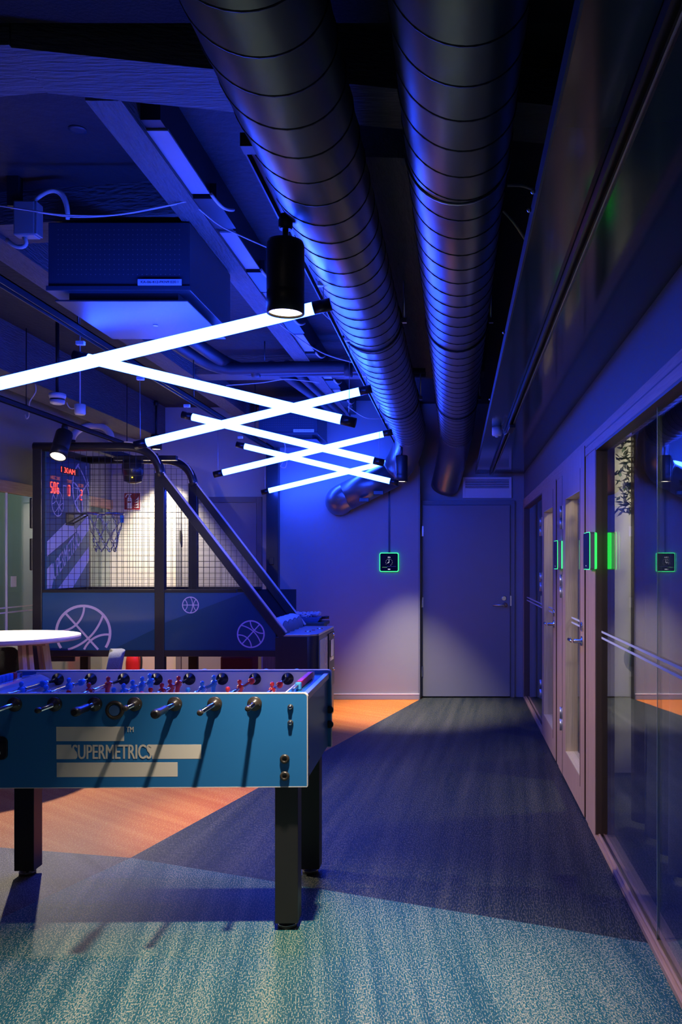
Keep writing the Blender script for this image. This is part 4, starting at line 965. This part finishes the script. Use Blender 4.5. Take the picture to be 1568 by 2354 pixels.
# red LED displays
m = MB(); fB2.rect(m, 0.31, 0.66, 2.165, 2.225); m.build('display_strip', 'black_plastic', bd)
text('led_text', '1 30AM', fB3, 0.32, 2.172, 0.27, 0.046, 'led', bd, 0.012)
m = MB()
for ch, u in (('5',0.13),('0',0.185),('6',0.245)): seven(m, fB3, ch, u, 1.985, 0.030, 0.085, 0.010)
seven(m, fB3, '0', 0.455, 1.985, 0.034, 0.085, 0.010); seven(m, fB3, '2', 0.70, 1.965, 0.034, 0.085, 0.010)
m.build('led_digits', 'led', bd)
for bdy, u, v, wd in (('HISCORE',0.13,2.095,0.17),('TIME',0.43,2.090,0.09),('SCORE',0.655,2.075,0.11)):
    text('led_caption', bdy, fB3, u, v, wd, 0.030, 'led_dim', bd)
# chute floor, cabinet
MB().prism([(-3.35,1.02),(-1.62,0.72),(-1.46,0.72),(-1.46,0.70),(-3.35,0.98)], (0,0,0),(1,0,0),(0,0,1),(0,1,0), YN+0.06, YF-0.06).build('ball_chute', 'chute', AG)
cab = []; r = 0.085
for cx_, cy_, a0 in ((-1.118-r, YF-0.02, 0), (-1.41, YF-0.0, None), (-1.41, YN, None), (-1.118-r, YN+r, -PI/2)):
    if a0 is None: cab.append((cx_, cy_))
    elif a0 == 0: cab += [(-1.118, YF-0.02), (-1.138, YF)]
    else: cab += [(cx_+r*math.cos(a0+k*PI/16), cy_+r*math.sin(a0+k*PI/16)) for k in range(9)]
cb = MB().prism(cab, (0,0,0),(1,0,0),(0,0,1),(0,0,1), 0.0, 0.0)
cb = MB().prism(cab, (0,0,0),(1,0,0),(0,1,0),(0,0,1), 0.03, 0.805).build('front_cabinet', 'black_sat', AG, 0.004)
for p in cb.data.polygons: p.use_smooth = abs(p.normal.z) < 0.5 and p.area < 0.04
tp = MB().prism(cab, (0,0,0),(1,0,0),(0,1,0),(0,0,1), 0.805, 0.822).build('control_top', 'alu', AG, 0.003)
for x, y in ((-1.24,7.30),(-1.19,7.62)): MB().lathe([(0.026,0),(0.026,0.006),(0.020,0.010)], (x,y,0.822)).build('push_button', 'chrome', tp)
MB().lathe([(0.014,0),(0.014,0.004)], (-1.22,7.47,0.822)).build('push_button', 'red_plastic', tp)
fp_ = bx('front_poster', 'poster', AG, -1.118, -1.114, YN+0.10, YN+0.52, 0.33, 0.765)
m = MB(); fC = Flat((-1.114,YN,0),(0,1,0),(0,0,1),(1,0,0),0.0008); basketball_graphic(m, fC, 0.42, 0.64, 0.11, R(30), 0.010, (0.11,0.515,0.34,0.76)); fC.rect(m, 0.13, 0.30, 0.35, 0.42); fC.poly(m, [(0.30,0.36),(0.50,0.36),(0.50,0.46)]); m.build('poster_print', 'sign_white', fp_)
dr = bx('coin_door', 'black', AG, -1.118, -1.108, YN+0.56, YN+0.90, 0.30, 0.78, 0.004)
bx('coin_plate', 'chrome', dr, -1.108, -1.10, YN+0.62, YN+0.80, 0.57, 0.72, 0.004)
bx('sticker', 'sign_white', dr, -1.108, -1.105, YN+0.62, YN+0.82, 0.535, 0.565)
for z in (0.755, 0.44): MB().sphere((-1.107,YN+0.84,z), 0.012, 10, 6).build('door_screw', 'chrome', dr)
for y in (YN+0.1, YF-0.12): MB().lathe([(0.03,0),(0.03,0.02),(0.012,0.03)], (-1.2,y,0.0)).build('foot', 'black_plastic', AG)
# hoop with a chain net
HC, HR, HZ = Vector((-3.03,7.53,0)), 0.145, 1.825
MB().tube([(HC.x+HR*math.cos(2*PI*i/40),HC.y+HR*math.sin(2*PI*i/40),HZ) for i in range(40)], 0.008, 10, True).build('hoop_rim', 'steel', AG)
MB().box(XB,-3.17,HC.y-0.07,HC.y+0.07,HZ-0.004,HZ+0.006).box(XB,XB+0.008,HC.y-0.07,HC.y+0.07,HZ-0.10,HZ-0.004).bar((XB,HC.y-0.05,HZ-0.09),(-3.19,HC.y-0.05,HZ),0.008,0.012).bar((XB,HC.y+0.05,HZ-0.09),(-3.19,HC.y+0.05,HZ),0.008,0.012).build('hoop_bracket', 'black_sat', AG)
bx('rim_sensor', 'blue_plastic', AG, HC.x+HR-0.012, HC.x+HR+0.006, HC.y-0.02, HC.y+0.02, HZ-0.075, HZ-0.012)
net = MB()
def link(p, q):
    p, q = Vector(p), Vector(q); d = q-p; L = d.length*1.14; d.normalize(); c = (p+q)/2
    s_ = d.cross(Vector((random.uniform(-1,1),random.uniform(-1,1),random.uniform(-.3,.3)))).normalized()
    net.tube([c+d*(L/2*0.98*math.cos(a))*1.0+s_*(0.0085*(1 if abs(math.sin(a)) > 0.5 else 0.75)*math.copysign(1,math.sin(a))) for a in [2*PI*(k+0.5)/8 for k in range(8)]], 0.0022, 5, True)
def chain(p, q):
    p, q = Vector(p), Vector(q); n = max(1, round((q-p).length/0.036))
    for k in range(n): link(p.lerp(q, k/n), p.lerp(q, (k+1)/n))
nn = 8
lev = [(HR,HZ-0.008,0),(HR*0.88,HZ-0.105,0.5),(HR*0.72,HZ-0.19,0),(HR*0.62,HZ-0.275,0.5),(HR*0.56,HZ-0.325,0)]
def npt(l, k): rr_, z, o_ = lev[l]; a = 2*PI*(k+o_)/nn; return (HC.x+rr_*math.cos(a), HC.y+rr_*math.sin(a), z)
for l in range(4):
    for k in range(nn):
        if l % 2 == 0: chain(npt(l,k), npt(l+1,k)); chain(npt(l,k), npt(l+1,k-1))
        else: chain(npt(l,k), npt(l+1,k)); chain(npt(l,k), npt(l+1,(k+1) % nn))
nt_o = net.build('chain_net', 'steel', AG)
# speaker unit hanging at the top of the game
sp_ = MB().lathe([(0.02,0.10),(0.085,0.09),(0.09,0.0),(0.075,-0.09),(0.03,-0.11)], (-2.80,7.55,2.20), n=28).build('speaker', 'black_sat', AG)
MB().sphere((-2.775,7.465,2.135), 0.006, 8, 6).build('status_light', emit('yellow_led', (1,0.8,0.05), 2.0), sp_)
bx('speaker_bar', 'black_sat', AG, -2.96, -2.42, 7.52, 7.58, 2.29, 2.33)
# basketballs
for k, (x, y, z, lab) in enumerate(((-1.475,7.215,0.847,'grey basketball nearest in the front row of the arcade game'),(-1.475,7.422,0.847,'grey basketball second in the front row of the arcade game'),(-1.475,7.629,0.847,'grey basketball third in the front row of the arcade game'),(-1.475,7.836,0.847,'grey basketball with yellow print at the far end of the row'),(-1.672,7.30,0.885,'grey basketball lying behind the front row in the chute'))):
    o = thing('basketball', (x,y,z-0.1), lab, 'basketball', 'basketballs in the arcade chute')
    MB().sphere((x,y,z), 0.100, 28, 16).build('ball_skin', 'ball_pale', o)
    n_ = Vector((0.90,-0.22,0.10)).normalized(); a_ = n_.orthogonal().normalized(); b_ = n_.cross(a_); pc = Vector((x,y,z))
    cap = MB(); vs = [pc+n_*0.1015]
    for j_ in range(1, 6):
        t_ = R(8.0*j_)
        vs += [pc+0.1015*(math.cos(t_)*n_+math.sin(t_)*(math.cos(2*PI*i/28)*a_+math.sin(2*PI*i/28)*b_)) for i in range(28)]
    fs = [(0, 1+i, 1+(i+1) % 28) for i in range(28)]+[(1+(j_-1)*28+i, 1+j_*28+i, 1+j_*28+(i+1) % 28, 1+(j_-1)*28+(i+1) % 28) for j_ in range(1, 5) for i in range(28)]
    cap.add(vs, fs, True).build('dark_panel', 'ball', o)
    for t_ in (41, 96):
        MB().tube([pc+0.1012*(math.cos(R(t_))*n_+math.sin(R(t_))*(math.cos(2*PI*i/36)*a_+math.sin(2*PI*i/36)*b_)) for i in range(36)], 0.0018, 5, True).build('ball_seam', 'ink', o)
    if k in (0, 3):
        yb_ = MB(); vs = [pc+0.1020*(math.cos(R(t2))*n_+math.sin(R(t2))*(math.cos(R(u2))*a_+math.sin(R(u2))*b_)) for t2 in (60, 70, 80) for u2 in range(190, 260, 10)]
        yb_.add(vs, [(r2*7+i, r2*7+i+1, (r2+1)*7+i+1, (r2+1)*7+i) for r2 in range(2) for i in range(6)], True).build('ball_print', 'ball_yellow', o)
# tray of packaging on a bin behind the game
o = thing('waste_bin', (-1.42,8.45,0), 'dark green bin behind the basketball game', 'bin')
MB().prism([(-1.56,8.30),(-1.27,8.30),(-1.27,8.62),(-1.56,8.62)], (0,0,0),(1,0,0),(0,1,0),(0,0,1), 0.0, 0.80).build('bin_body', 'teal_bin', o, 0.02)
bx('bin_rim', 'teal_bin', o, -1.58, -1.25, 8.28, 8.64, 0.80, 0.835, 0.008)
o = thing('tray', (-1.43,8.45,0.835), 'blue tray with a black handle on the bin behind the game', 'tray')
MB().prism([(-0.13,0.0),(0.11,0.0),(0.14,0.045),(-0.16,0.045)], (-1.43,8.32,0.835),(1,0,0),(0,0,1),(0,1,0), 0.0, 0.24).build('tray_body', 'tray_blue', o, 0.004)
MB().tube([(-1.30,8.42,0.872),(-1.25,8.42,0.876),(-1.225,8.42,0.874)], [0.012,0.015,0.014], 12).build('handle', 'black_plastic', o)
o = thing('plastic_wrap', (-1.43,8.42,0.88), 'crumpled clear plastic wrapping lying in the blue tray', 'packaging')
pm2 = MB()
for k in range(7):
    c = Vector((-1.55+0.036*k, 8.36+0.05*(k % 3), 0.900+0.012*random.random())); n0 = len(pm2.v)
    pm2.sphere(c, 0.036, 9, 6, (1.1,1,0.75))
    for i in range(n0, len(pm2.v)):
        v = Vector(pm2.v[i]); v = c+(v-c)*random.uniform(0.55,1.25); pm2.v[i] = tuple(v)
pm2.sm = [False]*len(pm2.sm); pm2.build('wrap', 'clear_bag', o)
# dark red stools stacked below
o = thing('upholstered_stool', (-2.10,8.55,0), 'dark red upholstered cube stool seen under the game', 'stool')
for z0, z1 in ((0.06,0.33),(0.335,0.50)): bx('cushion', 'dark_red', o, -2.28, -1.97, 8.42, 8.70, z0, z1, 0.02)
for x in (-2.25,-2.0):
    for y in (8.45,8.67): MB().cyl((x,y,0),(x,y,0.07),0.014,8).build('leg', 'black', o)
o = thing('lit_wall_board', (-1.78,8.75,0), 'brown board behind the red stool, coloured as wall lit by the orange floor', 'board')  # brown tone paints in wall lit by light off the orange carpet
bx('sheet', 'oak', o, -1.94, -1.62, 8.76, 8.78, 0.0, 0.56, 0.002); bx('sheet_edge', 'trim_pale', o, -1.955, -1.941, 8.755, 8.785, 0.0, 0.56)

# ================================================================== HIGH TABLE AND CHAIRS
tc_ = Vector((-3.12,5.96,0)); rt = 0.51
o = thing('round_table', tc_, 'round cream topped high table with splayed birch legs', 'table')
MB().lathe([(rt,0.897),(rt-0.001,0.900),(rt-0.004,0.9005)], tc_, n=64).build('table_top', 'table_top', o)
MB().lathe([(rt-0.004,0.868),(rt,0.871),(rt,0.897)], tc_, n=64).build('plywood_edge', 'ply', o)
for k in range(4):
    a = PI/4+k*PI/2+0.2; d = Vector((math.cos(a), math.sin(a), 0)); q = Vector((-d.y,d.x,0))
    for s in (-1,1):
        MB().bar(tc_+d*0.30+q*0.022*s+Vector((0,0,0.868)), tc_+d*0.42+q*0.035*s, 0.028, 0.05, d).build('leg', 'birch', o)
MB().bar(tc_+Vector((-0.32,0,0.85)), tc_+Vector((0.32,0,0.85)), 0.05, 0.035).bar(tc_+Vector((0,-0.32,0.85)), tc_+Vector((0,0.32,0.85)), 0.05, 0.035).build('cross_brace', 'birch', o)
def chair(loc, rz, m, lab):
    o = thing('side_chair', loc, lab, 'chair', 'chairs at the high table', rz); o['_local'] = 1
    def p(mb, n, mt, bev=0.0):
        c = mb.build(n, mt, None, bev, 4); c.parent = o; return c
    p(MB().box(-0.22,0.22,-0.22,0.22,0.42,0.475), 'seat', m, 0.022)
    vs = []; n_ = 9; rows = [(0.47,0.19,0.215),(0.56,0.215,0.222),(0.66,0.220,0.238),(0.74,0.205,0.252),(0.770,0.170,0.258),(0.778,0.13,0.262)]
    mb = MB()
    for s in (0.0, -0.085):
        for z, hw, yb in rows:
            for k in range(n_):
                u = -1+2*k/(n_-1); vs.append((u*hw, yb+s-0.022*u*u*(1 if s == 0 else 1), z))
    nr = len(rows); fs = []
    for b_ in (0, nr*n_):
        for i in range(nr-1):
            for k in range(n_-1): fs.append((b_+i*n_+k, b_+i*n_+k+1, b_+(i+1)*n_+k+1, b_+(i+1)*n_+k))
    for i in range(nr-1):
        for k in (0, n_-1): fs.append((i*n_+k, (i+1)*n_+k, nr*n_+(i+1)*n_+k, nr*n_+i*n_+k))
    for k in range(n_-1):
        fs.append((k, k+1, nr*n_+k+1, nr*n_+k)); t_ = (nr-1)*n_; fs.append((t_+k, t_+k+1, nr*n_+t_+k+1, nr*n_+t_+k))
    mb.add(vs, fs, True); p(mb, 'backrest', m, 0.010)
    for sx in (-1,1):
        for sy in (-1,1): p(MB().tube([(sx*0.19,sy*0.19,0.42),(sx*0.225,sy*0.225,0.0)], [0.016,0.011], 12), 'leg', 'birch')
    return o
chair((-2.60,6.12,0), R(-69), 'fabric_grey', 'light grey wool chair turned to the right end of the high table')
chair((-3.43,6.30,0), R(4), 'fabric_dark', 'charcoal chair tucked in behind the high table, at the left edge')

# ================================================================== MEETING ROOM BEHIND GLASS
cz0, cz1 = 0.03, 2.42
cur = thing('curtain', (0.98,2.5,0), 'long charcoal curtain hanging in folds behind the nearest glass', 'curtain')
def curtain_x(y): return 0.955+0.040*math.sin(y*2*PI/0.30)+0.012*math.sin(y*17+1)
mb = MB(); nyc = 260; ya, yb_ = -0.9, 4.72; rows = 10; vs = []
for j in range(rows+1):
    z = cz0+(cz1-cz0)*j/rows
    for i in range(nyc+1):
        y = ya+(yb_-ya)*i/nyc; yy = y-0.05*(1-j/rows)*(1 if y > 4.2 else 0)
        vs.append((0.99+(curtain_x(y)-0.955)*(1.15-0.35*j/rows), y+(0.12*(j/rows-1)+0.0)*max(0,(y-4.0)), z))
fs = [(j*(nyc+1)+i, j*(nyc+1)+i+1, (j+1)*(nyc+1)+i+1, (j+1)*(nyc+1)+i) for j in range(rows) for i in range(nyc)]
mb.add(vs, fs, True); c_ = mb.build('curtain_cloth', 'curtain', cur); sd = c_.modifiers.new('thick', 'SOLIDIFY'); sd.thickness = 0.004
bx('curtain_rail', 'black', cur, 0.975, 1.005, -0.9, 4.75, 2.42, 2.449)
o = thing('hanging_plant', (1.16,5.5,2.2), 'dark trailing plant high up behind the nearest glass', 'plant')
lf = MB()
for k in range(420):
    c = Vector((1.14+random.gauss(0,0.075), 5.45+random.gauss(0,0.07), 1.70+abs(random.gauss(0,0.30)))); 
    if c.z > 2.38: continue
    d = Vector((random.uniform(-1,1),random.uniform(-1,1),random.uniform(-1,0.2))).normalized()*0.03; s_ = d.cross(Vector((random.random(),random.random(),1))).normalized()*0.011
    lf.add([c-d, c+s_, c+d, c-s_], [(0,1,2,3)])
lf.build('leaves', 'leaf', o)['kind'] = 'stuff'
MB().lathe([(0.06,0.0),(0.09,0.12),(0.092,0.13)], (1.16,5.5,2.28)).build('pot', 'black', o)
MB().cyl((1.16,5.5,2.40),(1.16,5.5,2.45),0.006,8).build('pot_hook', 'black', o)
o = thing('lounge_chair', (1.26,5.35,0), 'dark green felt lounge chair behind the nearest glass', 'chair')
MB().tube([(1.30+0.20*math.cos(a),5.32+0.20*math.sin(a),0.80+0.05*math.sin(a)) for a in [R(20+k*20) for k in range(11)]], 0.07, 12).build('backrest', 'green_fabric', o)
bx('shell', 'green_fabric', o, 1.12, 1.48, 5.20, 5.50, 0.40, 0.78, 0.05)
MB().cyl((1.30,5.34,0),(1.30,5.34,0.42),0.025,12).lathe([(0.18,0),(0.18,0.015),(0.03,0.03)], (1.30,5.34,0)).build('pedestal', 'black', o)
# ceiling lamps inside the small rooms, plus one added fill lamp
def room_lamp(x, y, z, e, lab, col=(1.0,0.83,0.62)):
    o = thing('ceiling_lamp', (x,y,z), lab, 'lamp', 'round ceiling lamps in the side rooms')
    MB().lathe([(0.09,0.05),(0.09,0.0),(0.08,-0.002)], (x,y,z)).build('lamp_body', 'white_metal', o)
    MB().lathe([(0.078,-0.003),(0.078,-0.005)], (x,y,z)).build('diffuser', 'lens', o)
    ld = bpy.data.lights.new('lamp_light', 'AREA'); ld.shape = 'DISK'; ld.size = 0.15; ld.energy = e; ld.color = col
    l = bpy.data.objects.new('lamp_light', ld); COL.objects.link(l); l.location = (x,y,z-0.012); attach(l, o)
room_lamp(-0.9, -0.7, 2.70, 7, 'unseen fill lamp added at the near end of the room')  # added unseen as weak warm fill for surfaces facing the camera
room_lamp(1.55, 5.15, 2.40, 26, 'round ceiling lamp in the curtained meeting room')
room_lamp(1.30, 6.5, 2.40, 8, 'round ceiling lamp in the room behind the farther oak door')
room_lamp(-4.45, 8.2, 2.78, 11, 'round ceiling lamp in the room behind the left glass wall', (0.85,1.0,0.9))

for o in list(bpy.data.objects):
    if '_local' in o: del o['_local']
